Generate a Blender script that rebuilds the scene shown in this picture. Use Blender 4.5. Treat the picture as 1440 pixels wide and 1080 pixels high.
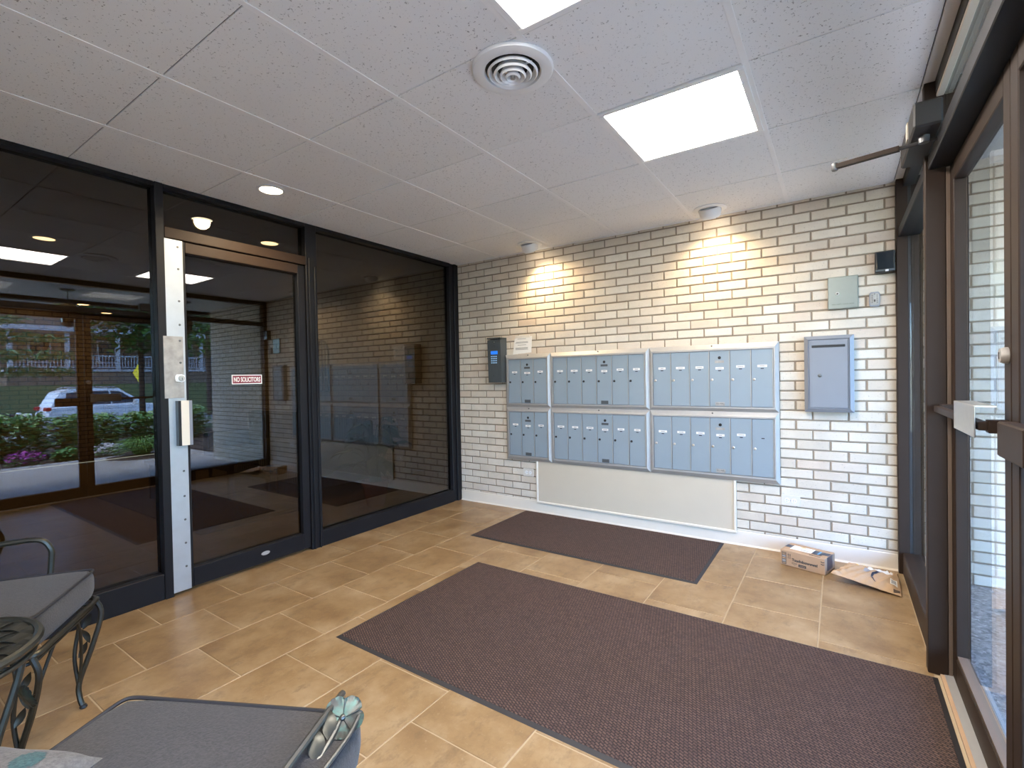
import bpy, bmesh, math, random
from mathutils import Vector, Matrix
random.seed(7)
C = bpy.context.scene.collection
scene = bpy.context.scene
for o in list(bpy.data.objects):
    bpy.data.objects.remove(o)

# ------------------------------------------------------------------ camera, sky, exposure
CAM = Vector((3.24054, -3.81494, 1.25122))
YAW, PITCH, ROLL, FPX = 0.596296, -0.013741, -0.018771, 678.164
H = 2.4146
cd = bpy.data.cameras.new('camera')
cam = bpy.data.objects.new('camera', cd)
C.objects.link(cam)
fwd = Vector((-math.sin(YAW) * math.cos(PITCH), math.cos(YAW) * math.cos(PITCH), math.sin(PITCH)))
rgt0 = Vector((math.cos(YAW), math.sin(YAW), 0))
up0 = rgt0.cross(fwd)
rgt = rgt0 * math.cos(ROLL) + up0 * math.sin(ROLL)
upv = -rgt0 * math.sin(ROLL) + up0 * math.cos(ROLL)
M4 = Matrix((rgt, upv, -fwd)).transposed().to_4x4()
M4.translation = CAM
cam.matrix_world = M4
cd.sensor_width = 36
cd.lens = FPX / 1440 * 36
cd.clip_start = 0.02
cd.clip_end = 300
scene.camera = cam

world = bpy.data.worlds.new('sky')
scene.world = world
world.use_nodes = True
wn = world.node_tree
sky = wn.nodes.new('ShaderNodeTexSky')
sky.sky_type = 'NISHITA'
sky.sun_disc = False
sky.sun_elevation = math.radians(38)
sky.sun_rotation = math.radians(200)
sky.air_density = 1.0
sky.dust_density = 0.6
sky.ozone_density = 2.5
bg = wn.nodes['Background']
tint = wn.nodes.new('ShaderNodeMix')
tint.data_type = 'RGBA'
tint.blend_type = 'MULTIPLY'
tint.inputs[0].default_value = 1.0
tint.inputs[7].default_value = (0.78, 0.96, 1.26, 1)
wn.links.new(sky.outputs[0], tint.inputs[6])
wn.links.new(tint.outputs[2], bg.inputs[0])
bg.inputs[1].default_value = SKY_STRENGTH = 2.6

scene.view_settings.view_transform = 'Standard'
scene.view_settings.look = 'None'
scene.view_settings.exposure = 0.0
scene.view_settings.gamma = 1.0
scene.view_settings.use_curve_mapping = False
cy = scene.cycles
cy.use_denoising = True
try:
    cy.denoiser = 'OPENIMAGEDENOISE'
except Exception:
    pass
cy.max_bounces = 10
cy.diffuse_bounces = 5
cy.glossy_bounces = 5
cy.transparent_max_bounces = 24
cy.caustics_reflective = False
cy.caustics_refractive = False
cy.sample_clamp_indirect = 8

sun = bpy.data.lights.new('boost_sun', 'SUN')  # soft sun added to brighten plants, walk and cars; no sun is seen
sun.energy = 17.0
sun.color = (1.0, .95, .88)
sun.angle = math.radians(25)
so_ = bpy.data.objects.new('boost_sun', sun)
C.objects.link(so_)
so_.rotation_euler = Vector((-.15, .45, -.88)).to_track_quat('-Z', 'Y').to_euler()

PANEL_L, DOWN_L, SPOT_W, DOWN_W, LOBBY_W = 42.0, 16.0, 36.0, 58.0, 46.0


def lamp(name, kind, loc, energy, color, aim=None, **kw):
    d = bpy.data.lights.new(name, kind)
    d.energy = energy
    d.color = color
    for k, v in kw.items():
        setattr(d, k, v)
    o = bpy.data.objects.new(name, d)
    C.objects.link(o)
    o.location = loc
    if aim is not None:
        o.rotation_euler = (Vector(aim) - Vector(loc)).to_track_quat('-Z', 'Y').to_euler()
    return o


WARM = (1.0, 0.74, 0.42)
for sx in (1.002, 2.495):
    lamp('eyeball_beam', 'SPOT', (sx, -0.185, H - 0.10), SPOT_W, WARM, aim=(sx + (0.22 if sx < 2 else 0.03), 0.0, H - 0.95),
         spot_size=math.radians(140), spot_blend=1.0, shadow_soft_size=0.03)
lamp('downlight_beam', 'SPOT', (0.40, -2.191, H - 0.02), DOWN_W, (1.0, 0.78, 0.5), aim=(0.40, -2.191, 0), spot_size=math.radians(165),
     spot_blend=0.6, shadow_soft_size=0.05)
for lx, ly in ((-1.926, -2.717), (-0.70, -1.587), (-3.6, -1.2), (-4.6, -3.4), (-2.1, -0.42), (-0.95, -0.42)):
    lamp('lobby_beam', 'SPOT', (lx, ly, H - 0.03), LOBBY_W * (.42 if ly > -.5 else 1), (1.0, 0.8, 0.55), aim=(lx, ly + (0.12 if ly > -0.5 else 0), 0),
         spot_size=math.radians(150), spot_blend=0.9, shadow_soft_size=0.05)
lamp('lobby_beam', 'SPOT', (-5.73, -1.517, H - 0.03), LOBBY_W * 2.2, (1.0, 0.8, 0.55), aim=(-6.6, -2.2, 1.2), spot_size=math.radians(140),
     spot_blend=0.9, shadow_soft_size=0.05)


# ------------------------------------------------------------------ materials
def s2l(c):
    return tuple(((v / 255) / 12.92 if v / 255 <= 0.04045 else ((v / 255 + 0.055) / 1.055) ** 2.4) for v in c)


def newmat(name):
    m = bpy.data.materials.new(name)
    m.use_nodes = True
    nt = m.node_tree
    return m, nt, nt.nodes['Principled BSDF']


def mix_rgb(nt, fac, a, b):
    n = nt.nodes.new('ShaderNodeMix')
    n.data_type = 'RGBA'
    for sock, v in ((n.inputs[0], fac), (n.inputs[6], a), (n.inputs[7], b)):
        if hasattr(v, 'links') or hasattr(v, 'is_linked'):
            nt.links.new(v, sock)
        elif isinstance(v, (int, float)):
            sock.default_value = v
        else:
            sock.default_value = (*v, 1)
    return n.outputs[2]


def noise(nt, scale, detail=3, rough=0.5, coord='Object', vec=None, stretch=None):
    n = nt.nodes.new('ShaderNodeTexNoise')
    n.inputs['Scale'].default_value = scale
    n.inputs['Detail'].default_value = detail
    n.inputs['Roughness'].default_value = rough
    if vec is None:
        tc = nt.nodes.new('ShaderNodeTexCoord')
        vec = tc.outputs[coord]
    if stretch:
        mp = nt.nodes.new('ShaderNodeMapping')
        mp.inputs['Scale'].default_value = stretch
        nt.links.new(vec, mp.inputs[0])
        vec = mp.outputs[0]
    nt.links.new(vec, n.inputs['Vector'])
    return n.outputs['Fac']


def worldpos(nt):
    return nt.nodes.new('ShaderNodeNewGeometry').outputs['Position']


def ramp(nt, fac, stops):
    r = nt.nodes.new('ShaderNodeValToRGB')
    cr = r.color_ramp
    while len(cr.elements) < len(stops):
        cr.elements.new(0.5)
    for e, (p, c) in zip(cr.elements, stops):
        e.position = p
        e.color = (*c, 1) if not isinstance(c, (int, float)) else (c, c, c, 1)
    nt.links.new(fac, r.inputs[0])
    return r.outputs[0]


def bump(nt, bs, h, strength=0.3, dist=0.01):
    b = nt.nodes.new('ShaderNodeBump')
    b.inputs['Strength'].default_value = strength
    b.inputs['Distance'].default_value = dist
    nt.links.new(h, b.inputs['Height'])
    nt.links.new(b.outputs[0], bs.inputs['Normal'])


def plain(name, col, rough=0.5, metal=0.0, var=0.06, nscale=18, bmp=0.0):
    m, nt, bs = newmat(name)
    f = noise(nt, nscale, 4)
    a = tuple(min(1, c * (1 + var)) for c in col)
    b = tuple(c * (1 - var) for c in col)
    nt.links.new(mix_rgb(nt, f, b, a), bs.inputs['Base Color'])
    bs.inputs['Roughness'].default_value = rough
    bs.inputs['Metallic'].default_value = metal
    if bmp:
        bump(nt, bs, noise(nt, nscale * 6, 3), bmp, 0.003)
    return m


def emit(name, col, strength, base=.8):
    m, nt, bs = newmat(name)
    bs.inputs['Base Color'].default_value = (base, base, base, 1)
    bs.inputs['Emission Color'].default_value = (*col, 1)
    bs.inputs['Emission Strength'].default_value = strength
    return m


def glass(name, tint, f0, fmax=1.0, coat=(1, 1, 1), haze=0.0):
    """Thin pane: a transparent body tinted by 'tint', with a mirror-like coat after Schlick's law."""
    m = bpy.data.materials.new(name)
    m.use_nodes = True
    nt = m.node_tree
    nt.nodes.remove(nt.nodes['Principled BSDF'])
    out = nt.nodes['Material Output']
    tr = nt.nodes.new('ShaderNodeBsdfTransparent')
    tr.inputs[0].default_value = (*tint, 1)
    gl = nt.nodes.new('ShaderNodeBsdfGlossy')
    gl.inputs['Roughness'].default_value = 0.0
    gl.inputs['Color'].default_value = (*coat, 1)
    g = nt.nodes.new('ShaderNodeNewGeometry')
    dot = nt.nodes.new('ShaderNodeVectorMath')
    dot.operation = 'DOT_PRODUCT'
    nt.links.new(g.outputs['Incoming'], dot.inputs[0])
    nt.links.new(g.outputs['Normal'], dot.inputs[1])

    def mth(op, a, b=None):
        n = nt.nodes.new('ShaderNodeMath')
        n.operation = op
        for i, v in enumerate((a, b)):
            if v is None:
                continue
            if isinstance(v, (int, float)):
                n.inputs[i].default_value = v
            else:
                nt.links.new(v, n.inputs[i])
        return n.outputs[0]
    c = mth('ABSOLUTE', dot.outputs['Value'])
    p = mth('POWER', mth('SUBTRACT', 1.0, c), 5.0)
    fr = mth('MINIMUM', mth('ADD', mth('MULTIPLY', p, 1 - f0), f0), fmax)
    mx = nt.nodes.new('ShaderNodeMixShader')
    nt.links.new(fr, mx.inputs[0])
    nt.links.new(tr.outputs[0], mx.inputs[1])
    nt.links.new(gl.outputs[0], mx.inputs[2])
    nt.links.new(mx.outputs[0], out.inputs[0])
    return m


def brick_mat(name, cols, speck, dark=1.0):
    m, nt, bs = newmat(name)
    oi = nt.nodes.new('ShaderNodeObjectInfo')
    ge = nt.nodes.new('ShaderNodeNewGeometry')
    ad = nt.nodes.new('ShaderNodeMath')
    ad.operation = 'ADD'
    nt.links.new(oi.outputs['Random'], ad.inputs[0])
    nt.links.new(ge.outputs['Random Per Island'], ad.inputs[1])
    fr = nt.nodes.new('ShaderNodeMath')
    fr.operation = 'FRACT'
    nt.links.new(ad.outputs[0], fr.inputs[0])
    base = ramp(nt, fr.outputs[0], [(i / (len(cols) - 1), c) for i, c in enumerate(cols)])
    pos = ge.outputs['Position']
    big = ramp(nt, noise(nt, 5, 4, 0.6, vec=pos), [(0.3, 0.88), (0.7, 1.04)])
    mul = nt.nodes.new('ShaderNodeMix')
    mul.data_type = 'RGBA'
    mul.blend_type = 'MULTIPLY'
    mul.inputs[0].default_value = 1
    nt.links.new(base, mul.inputs[6])
    nt.links.new(big, mul.inputs[7])
    sp = ramp(nt, noise(nt, 120, 2, 0.7, vec=pos), [(0.645, 0.0), (0.70, 0.9)])
    col = mix_rgb(nt, sp, mul.outputs[2], speck)
    sp2 = ramp(nt, noise(nt, 26, 3, 0.7, vec=pos), [(0.60, 0.0), (0.85, 0.5)])
    col = mix_rgb(nt, sp2, col, tuple(c * 0.72 for c in cols[0]))
    nt.links.new(col, bs.inputs['Base Color'])
    bs.inputs['Roughness'].default_value = 0.8
    bump(nt, bs, noise(nt, 120, 4, 0.7, vec=pos), 0.35, 0.004)
    return m


M = {}
M['brick'] = brick_mat('pale_brick', [(.62, .545, .445), (.70, .63, .53), (.66, .58, .475), (.73, .67, .575), (.68, .61, .505), (.655, .545, .44)], (.36, .32, .28))
M['mortar'] = plain('brown_mortar', (.29, .235, .175), .95, 0, .15, 40, .4)
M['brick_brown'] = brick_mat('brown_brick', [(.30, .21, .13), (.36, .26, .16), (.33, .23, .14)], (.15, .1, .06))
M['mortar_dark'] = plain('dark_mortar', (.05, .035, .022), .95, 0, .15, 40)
M['base'] = plain('cream_vinyl_base', (.79, .715, .60), .42, 0, .03, 9)
M['bronze'] = plain('dark_bronze_frame', (.007, .007, .009), .5, 0.0, .12, 14)
M['brown'] = plain('brown_anodised_frame', (.032, .020, .014), .5, 0.0, .12, 14)
for k_, sp_l in (('bronze', .3), ('brown', .18)):
    M[k_].node_tree.nodes['Principled BSDF'].inputs['Specular IOR Level'].default_value = sp_l
M['stop'] = plain('light_brown_stop', (.16, .115, .085), .45)
M['brown_dark'] = plain('dark_gasket', (.02, .018, .018), .6)
M['galv'] = plain('galvanised_steel', (.50, .54, .57), .42, .55, .10, 16)
M['galv_worn'] = plain('worn_steel', (.40, .38, .35), .55, .5, .45, 26)
M['steel'] = plain('brushed_steel', (.62, .58, .52), .33, .9, .08, 60)
M['screw'] = plain('screw_head', (.16, .16, .16), .4, .8)
M['alu'] = plain('satin_aluminium', (.47, .46, .445), .5, .5, .06, 30)
M['door_grey'] = plain('grey_blue_enamel', (.275, .335, .38), .40, .1, .03, 12)
M['box_grey'] = plain('grey_enamel_box', (.235, .25, .28), .42, .1, .03, 12)
M['sage'] = plain('sage_steel', (.25, .28, .26), .34, .6, .05, 40)
M['black'] = plain('black_plastic', (.012, .012, .013), .35)
M['charcoal'] = plain('charcoal_housing', (.075, .085, .09), .45, .2, .06)
M['white'] = plain('white_enamel', (.86, .86, .85), .4, 0, .02)
M['paper'] = plain('white_paper', (.82, .80, .76), .7, 0, .02)
M['ink'] = plain('printed_ink', (.06, .06, .06), .8)
M['ink_grey'] = plain('grey_ink', (.32, .31, .30), .8)
M['board'] = plain('cream_panel', (.59, .51, .395), .55, 0, .04, 5)
M['plateW'] = plain('painted_cover_plate', (.68, .64, .57), .5)
M['rubber'] = plain('black_rubber_edge', (.022, .021, .023), .6)
M['card'] = plain('kraft_cardboard', (.47, .31, .19), .75, 0, .10, 22, .15)
M['kraft'] = plain('kraft_paper', (.50, .33, .19), .7, 0, .12, 14, .3)
M['tape'] = plain('navy_tape', (.035, .045, .07), .3)
M['tapeblue'] = plain('blue_tape', (.10, .32, .55), .35)
M['yellow'] = plain('yellow_label', (.85, .55, .08), .5)
M['iron'] = plain('wrought_iron', (.055, .055, .046), .36, .7, .25, 40)
M['teal'] = plain('verdigris_paint', (.16, .36, .36), .45, .3, .3, 30)
M['pewter'] = plain('pewter_flower', (.12, .12, .11), .34, .75, .25, 30)
M['red'] = plain('maroon_sign', (.20, .012, .03), .4)
M['lens_on'] = emit('panel_light', (1.0, .925, .85), PANEL_L)
M['down_on'] = emit('downlight_bulb', (1.0, .80, .52), DOWN_L)
M['lob_on'] = emit('lobby_bulb', (1.0, .72, .40), 26.0)
M['spot_on'] = emit('spot_bulb', (1.0, .82, .60), 14.0)
M['screen'] = emit('blue_screen', (.012, .22, 1.0), 1.0, .02)
M['keys'] = emit('lit_keys', (.35, .65, 1.0), 0.9, .1)
M['glass_dark'] = glass('tinted_glass', (.37, .338, .286), .070, coat=(.96, .98, 1.0))
M['glass_clear'] = glass('clear_glass', (.93, .96, .96), .035, .35)
M['glass_car'] = plain('car_glass', (.02, .025, .03), .08)

# cushions: woven grey cloth
def cloth(name, a, b, scale=160):
    m, nt, bs = newmat(name)
    f = noise(nt, scale, 4, .7)
    g = noise(nt, 9, 3)
    c = mix_rgb(nt, ramp(nt, f, [(.35, 0.0), (.65, 1.0)]), a, b)
    c = mix_rgb(nt, ramp(nt, g, [(.35, 0.0), (.8, .35)]), c, tuple(x * .8 for x in a))
    nt.links.new(c, bs.inputs['Base Color'])
    bs.inputs['Roughness'].default_value = .9
    bs.inputs['Sheen Weight'].default_value = .15
    bump(nt, bs, f, .5, .003)
    return m


M['cushion'] = cloth('grey_cushion_cloth', (.023, .0215, .022), (.052, .047, .045))
M['cushion_side'] = M['cushion']
M['pillow'] = cloth('light_grey_pillow', (.07, .064, .06), (.135, .125, .115), 120)
M['pillow_motif'] = cloth('teal_motif_cloth', (.012, .04, .042), (.04, .10, .10))
M['piping'] = plain('black_piping', (.022, .021, .024), .7)

# ceiling tile: fissured mineral fibre
m, nt, bs = newmat('mineral_fibre_tile')
pos = worldpos(nt)
f1 = ramp(nt, noise(nt, 98, 2, .75, vec=pos), [(.64, 0.0), (.675, 1.0)])
f2 = ramp(nt, noise(nt, 2.4, 3, .5, vec=pos), [(.48, 0.0), (.60, 1.0)])
mm = nt.nodes.new('ShaderNodeMath')
mm.operation = 'MULTIPLY'
nt.links.new(f1, mm.inputs[0])
nt.links.new(ramp(nt, noise(nt, 2.0, 2, vec=pos), [(.3, .5), (.6, 1.0)]), mm.inputs[1])
oi = nt.nodes.new('ShaderNodeObjectInfo')
tone = ramp(nt, oi.outputs['Random'], [(0, (.84, .835, .825)), (1, (.88, .875, .87))])
nt.links.new(mix_rgb(nt, mm.outputs[0], tone, (.34, .33, .32)), bs.inputs['Base Color'])
bs.inputs['Roughness'].default_value = .95
bump(nt, bs, noise(nt, 160, 3, .6, vec=pos), .12, .002)
M['ctile'] = m
M['grid'] = plain('white_grid_bar', (.88, .87, .86), .5, 0, .02)
M['gap'] = plain('ceiling_void', (.05, .05, .05), .95)
M['soffit'] = plain('plaster_soffit', (.68, .67, .65), .8)
M['plaster'] = plain('cream_plaster', (.78, .75, .70), .85)
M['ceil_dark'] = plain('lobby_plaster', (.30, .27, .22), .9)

# floor tile
m, nt, bs = newmat('tan_ceramic_tile')
oi = nt.nodes.new('ShaderNodeObjectInfo')
vm = nt.nodes.new('ShaderNodeVectorMath')
vm.operation = 'MULTIPLY_ADD'
tc = nt.nodes.new('ShaderNodeTexCoord')
cmb = nt.nodes.new('ShaderNodeCombineXYZ')
nt.links.new(oi.outputs['Random'], cmb.inputs[0])
nt.links.new(oi.outputs['Random'], cmb.inputs[2])
vm.inputs[1].default_value = (40, 40, 40)
nt.links.new(cmb.outputs[0], vm.inputs[0])
nt.links.new(tc.outputs['Object'], vm.inputs[2])
v = vm.outputs[0]
n1 = noise(nt, 4.5, 6, .62, vec=v)
n2 = noise(nt, 17, 5, .7, vec=v, stretch=(1, .55, 1))
n3 = noise(nt, 60, 3, .6, vec=v)
c = ramp(nt, n1, [(.28, (.195, .114, .051)), (.48, (.285, .181, .085)), (.70, (.385, .272, .152))])
c = mix_rgb(nt, ramp(nt, n2, [(.52, 0.0), (.72, .75)]), c, (.17, .108, .056))
c = mix_rgb(nt, ramp(nt, n3, [(.62, 0.0), (.75, .35)]), c, (.40, .30, .195))
nt.links.new(c, bs.inputs['Base Color'])
bs.inputs['Roughness'].default_value = .34
bs.inputs['Specular IOR Level'].default_value = .45
bump(nt, bs, n2, .16, .004)
M['tile'] = m
M['grout'] = plain('tan_grout', (.46, .355, .23), .9, 0, .06)

# ribbed entrance mat
m, nt, bs = newmat('brown_ribbed_mat')
tc = nt.nodes.new('ShaderNodeTexCoord')
mp = nt.nodes.new('ShaderNodeMapping')
mp.inputs['Rotation'].default_value = (0, 0, math.radians(28))
nt.links.new(tc.outputs['Object'], mp.inputs[0])
bk = nt.nodes.new('ShaderNodeTexBrick')
bk.inputs['Scale'].default_value = 1
bk.inputs['Brick Width'].default_value = .019
bk.inputs['Row Height'].default_value = .0105
bk.inputs['Mortar Size'].default_value = .0034
bk.inputs['Mortar Smooth'].default_value = .6
bk.inputs['Color1'].default_value = (.150, .085, .062, 1)
bk.inputs['Color2'].default_value = (.080, .043, .032, 1)
bk.inputs['Mortar'].default_value = (.010, .006, .006, 1)
nt.links.new(mp.outputs[0], bk.inputs[0])
nz = noise(nt, 260, 3, .7)
c = mix_rgb(nt, ramp(nt, nz, [(.4, 0.0), (.75, .6)]), bk.outputs[0], (.165, .097, .072))
c = mix_rgb(nt, ramp(nt, noise(nt, 3, 4), [(.3, 0.0), (.8, .3)]), c, (.05, .03, .028))
nt.links.new(c, bs.inputs['Base Color'])
bs.inputs['Roughness'].default_value = .95
inv = nt.nodes.new('ShaderNodeMath')
inv.operation = 'SUBTRACT'
inv.inputs[0].default_value = 1
nt.links.new(bk.outputs['Fac'], inv.inputs[1])
bump(nt, bs, inv.outputs[0], .8, .006)
M['mat'] = m

# aggregate paving
m, nt, bs = newmat('exposed_aggregate')
vo = nt.nodes.new('ShaderNodeTexVoronoi')
vo.inputs['Scale'].default_value = 75
nt.links.new(worldpos(nt), vo.inputs['Vector'])
cc = ramp(nt, vo.outputs['Color'], [(0, (.16, .15, .14)), (.4, (.34, .32, .30)), (.75, (.5, .47, .43)), (1, (.7, .67, .62))])
nt.links.new(cc, bs.inputs['Base Color'])
bs.inputs['Roughness'].default_value = .7
bump(nt, bs, vo.outputs['Distance'], -.5, .004)
M['aggregate'] = m
M['carpet'] = plain('brown_carpet', (.19, .115, .035), .95, 0, .15, 60, .3)
M['soil'] = plain('bark_soil', (.05, .035, .025), .95, 0, .3, 30)
M['asphalt'] = plain('grey_asphalt', (.16, .165, .17), .85, 0, .1, 10)
M['lawn'] = plain('lawn_green', (.03, .06, .018), .95, 0, .3, 6)
M['kerb'] = plain('concrete_kerb', (.48, .46, .43), .85)


def leafmat(name, a, b):
    m, nt, bs = newmat(name)
    ge = nt.nodes.new('ShaderNodeNewGeometry')
    nt.links.new(ramp(nt, ge.outputs['Random Per Island'], [(0, a), (1, b)]), bs.inputs['Base Color'])
    bs.inputs['Roughness'].default_value = .5
    return m


M['leaf'] = leafmat('hydrangea_leaf', (.06, .19, .05), (.19, .42, .12))
M['leaf_pale'] = leafmat('pale_blossom', (.34, .52, .18), (.58, .70, .34))
M['leaf_tree'] = leafmat('tree_leaf', (.03, .10, .02), (.11, .26, .05))
M['leaf_pine'] = leafmat('pine_spray', (.06, .20, .09), (.16, .36, .18))
M['grass'] = leafmat('ornamental_grass', (.09, .22, .04), (.20, .40, .08))
M['magenta'] = leafmat('magenta_petal', (.35, .03, .30), (.62, .10, .50))
M['whitepet'] = leafmat('white_petal', (.7, .7, .7), (.85, .75, .78))
M['bark'] = plain('tree_bark', (.06, .045, .035), .95, 0, .3, 20, .4)
M['carwhite'] = plain('white_car_paint', (.80, .82, .85), .22)
M['cardark'] = plain('dark_car_paint', (.02, .02, .025), .2)
M['tyre'] = plain('tyre_rubber', (.015, .015, .015), .8)
M['chrome'] = plain('alloy_wheel', (.6, .6, .62), .3, .9)
M['tail'] = plain('red_lamp_glass', (.45, .02, .02), .25)
M['siding'] = plain('taupe_siding', (.17, .13, .10), .85)
M['house_white'] = plain('white_porch_paint', (.42, .43, .45), .6)
M['roof'] = plain('dark_shingle', (.06, .055, .055), .9)
M['signyel'] = plain('yellow_sign', (.75, .62, .02), .4)
M['terra'] = plain('terracotta', (.40, .12, .05), .7)
M['plantleaf'] = leafmat('house_plant_leaf', (.02, .06, .02), (.06, .14, .045))
M['wood'] = plain('dark_wood', (.06, .03, .015), .4)
m, nt, bs = newmat('striped_upholstery')
wv = nt.nodes.new('ShaderNodeTexWave')
wv.inputs['Scale'].default_value = 7
tc = nt.nodes.new('ShaderNodeTexCoord')
nt.links.new(tc.outputs['Object'], wv.inputs['Vector'])
nt.links.new(ramp(nt, wv.outputs['Fac'], [(.35, (.035, .035, .035)), (.6, (.17, .155, .12))]), bs.inputs['Base Color'])
bs.inputs['Roughness'].default_value = .9
M['stripe'] = m


# ------------------------------------------------------------------ mesh helpers
class MB:
    def __init__(self):
        self.v, self.f = [], []

    def add(self, vs, fs):
        n = len(self.v)
        self.v += [tuple(p) for p in vs]
        self.f += [tuple(i + n for i in f) for f in fs]
        return self

    def box(self, x0, x1, y0, y1, z0, z1, ch=0.0):
        if ch <= 0:
            vs = [(x, y, z) for z in (z0, z1) for y in (y0, y1) for x in (x0, x1)]
            return self.add(vs, [(0, 2, 3, 1), (4, 5, 7, 6), (0, 1, 5, 4), (2, 6, 7, 3), (0, 4, 6, 2), (1, 3, 7, 5)])
        bm = bmesh.new()
        bmesh.ops.create_cube(bm, size=1)
        for v in bm.verts:
            v.co = Vector(((x0 + x1) / 2 + v.co.x * (x1 - x0), (y0 + y1) / 2 + v.co.y * (y1 - y0), (z0 + z1) / 2 + v.co.z * (z1 - z0)))
        bmesh.ops.bevel(bm, geom=bm.edges[:], offset=ch, segments=1, affect='EDGES')
        bm.verts.index_update()
        self.add([v.co[:] for v in bm.verts], [[v.index for v in f.verts] for f in bm.faces])
        bm.free()
        return self

    def tube(self, pts, r, n=8, cap=True, closed=False):
        pts = [Vector(p) for p in pts]
        k = len(pts)
        rs = r if isinstance(r, (list, tuple)) else [r] * k
        ref = None
        vs, fs = [], []
        for i, p in enumerate(pts):
            if closed:
                t = pts[(i + 1) % k] - pts[i - 1]
            else:
                t = pts[min(i + 1, k - 1)] - pts[max(i - 1, 0)]
            t.normalize()
            if ref is None:
                ref = t.orthogonal().normalized()
            ref = (ref - t * ref.dot(t))
            if ref.length < 1e-6:
                ref = t.orthogonal()
            ref.normalize()
            b = t.cross(ref)
            for j in range(n):
                a = 2 * math.pi * j / n
                vs.append(p + (ref * math.cos(a) + b * math.sin(a)) * rs[i])
        for i in range(k if closed else k - 1):
            for j in range(n):
                a, b2 = i * n + j, i * n + (j + 1) % n
                c2, d = ((i + 1) % k) * n + (j + 1) % n, ((i + 1) % k) * n + j
                fs.append((a, b2, c2, d))
        if cap and not closed:
            fs.append(tuple(range(n))[::-1])
            fs.append(tuple(range((k - 1) * n, k * n)))
        return self.add(vs, fs)

    def lathe(self, prof, n=24, axis='z', c=(0, 0, 0), close=False):
        """prof: (radius, height) pairs turned about an axis through c"""
        vs, fs = [], []
        for r, h in prof:
            for j in range(n):
                a = 2 * math.pi * j / n
                u, w = r * math.cos(a), r * math.sin(a)
                p = {'z': (u, w, h), 'y': (u, h, -w), 'x': (h, u, w)}[axis]
                vs.append((c[0] + p[0], c[1] + p[1], c[2] + p[2]))
        k = len(prof)
        for i in range(k if close else k - 1):
            for j in range(n):
                i2 = (i + 1) % k
                fs.append((i * n + j, i * n + (j + 1) % n, i2 * n + (j + 1) % n, i2 * n + j))
        if not close:
            if prof[0][0] > 1e-6:
                fs.append(tuple(range(n))[::-1])
            if prof[-1][0] > 1e-6:
                fs.append(tuple(range((k - 1) * n, k * n)))
        return self.add(vs, fs)

    def prism(self, poly, d0, d1, axis='y'):
        """poly in the plane across 'axis', pushed from d0 to d1"""
        def P(a, b, d):
            return {'y': (a, d, b), 'x': (d, a, b), 'z': (a, b, d)}[axis]
        n = len(poly)
        vs = [P(a, b, d0) for a, b in poly] + [P(a, b, d1) for a, b in poly]
        fs = [tuple(range(n)), tuple(range(2 * n - 1, n - 1, -1))]
        fs += [(i, i + n, (i + 1) % n + n, (i + 1) % n) for i in range(n)]
        return self.add(vs, fs)

    def xf(self, mat):
        self.v = [tuple(mat @ Vector(p)) for p in self.v]
        return self

    def mesh(self, name, mat, smooth=False):
        me = bpy.data.meshes.new(name)
        me.from_pydata(self.v, [], self.f)
        bm = bmesh.new()
        bm.from_mesh(me)
        bmesh.ops.recalc_face_normals(bm, faces=bm.faces[:])
        bm.to_mesh(me)
        bm.free()
        if mat:
            me.materials.append(mat)
        if smooth:
            for p in me.polygons:
                p.use_smooth = True
            try:
                me.set_sharp_from_angle(angle=math.radians(38))
            except Exception:
                pass
        return me

    def build(self, name, mat, parent=None, smooth=False, loc=None):
        o = bpy.data.objects.new(name, self.mesh(name, mat, smooth))
        C.objects.link(o)
        if parent:
            o.parent = parent
        if loc:
            o.location = loc
        return o


def thing(name, label, cat, loc=(0, 0, 0), rz=0.0, group=None):
    o = bpy.data.objects.new(name, None)
    C.objects.link(o)
    o.empty_display_size = .05
    o.location = loc
    o.rotation_euler = (0, 0, rz)
    return tag(o, label, cat, group)


def tag(o, label=None, cat=None, group=None, kind=None):
    if label:
        o['label'] = label
    if cat:
        o['category'] = cat
    if group:
        o['group'] = group
    if kind:
        o['kind'] = kind
    return o


def structure(name, label=None, loc=(0, 0, 0)):
    o = bpy.data.objects.new(name, None)
    C.objects.link(o)
    o.location = loc
    o['kind'] = 'structure'
    if label:
        o['label'] = label
    return o


def inst(me, name, parent, loc, rot=None, scale=None):
    o = bpy.data.objects.new(name, me)
    C.objects.link(o)
    o.parent = parent
    o.location = loc
    if rot:
        o.rotation_euler = rot
    if scale:
        o.scale = scale
    return o


def project(p):
    d = Vector(p) - CAM
    z = d.dot(fwd)
    if z < .05:
        return None
    return 720 + FPX * d.dot(rgt) / z, 540 - FPX * d.dot(upv) / z, z


FONT = {}


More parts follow.
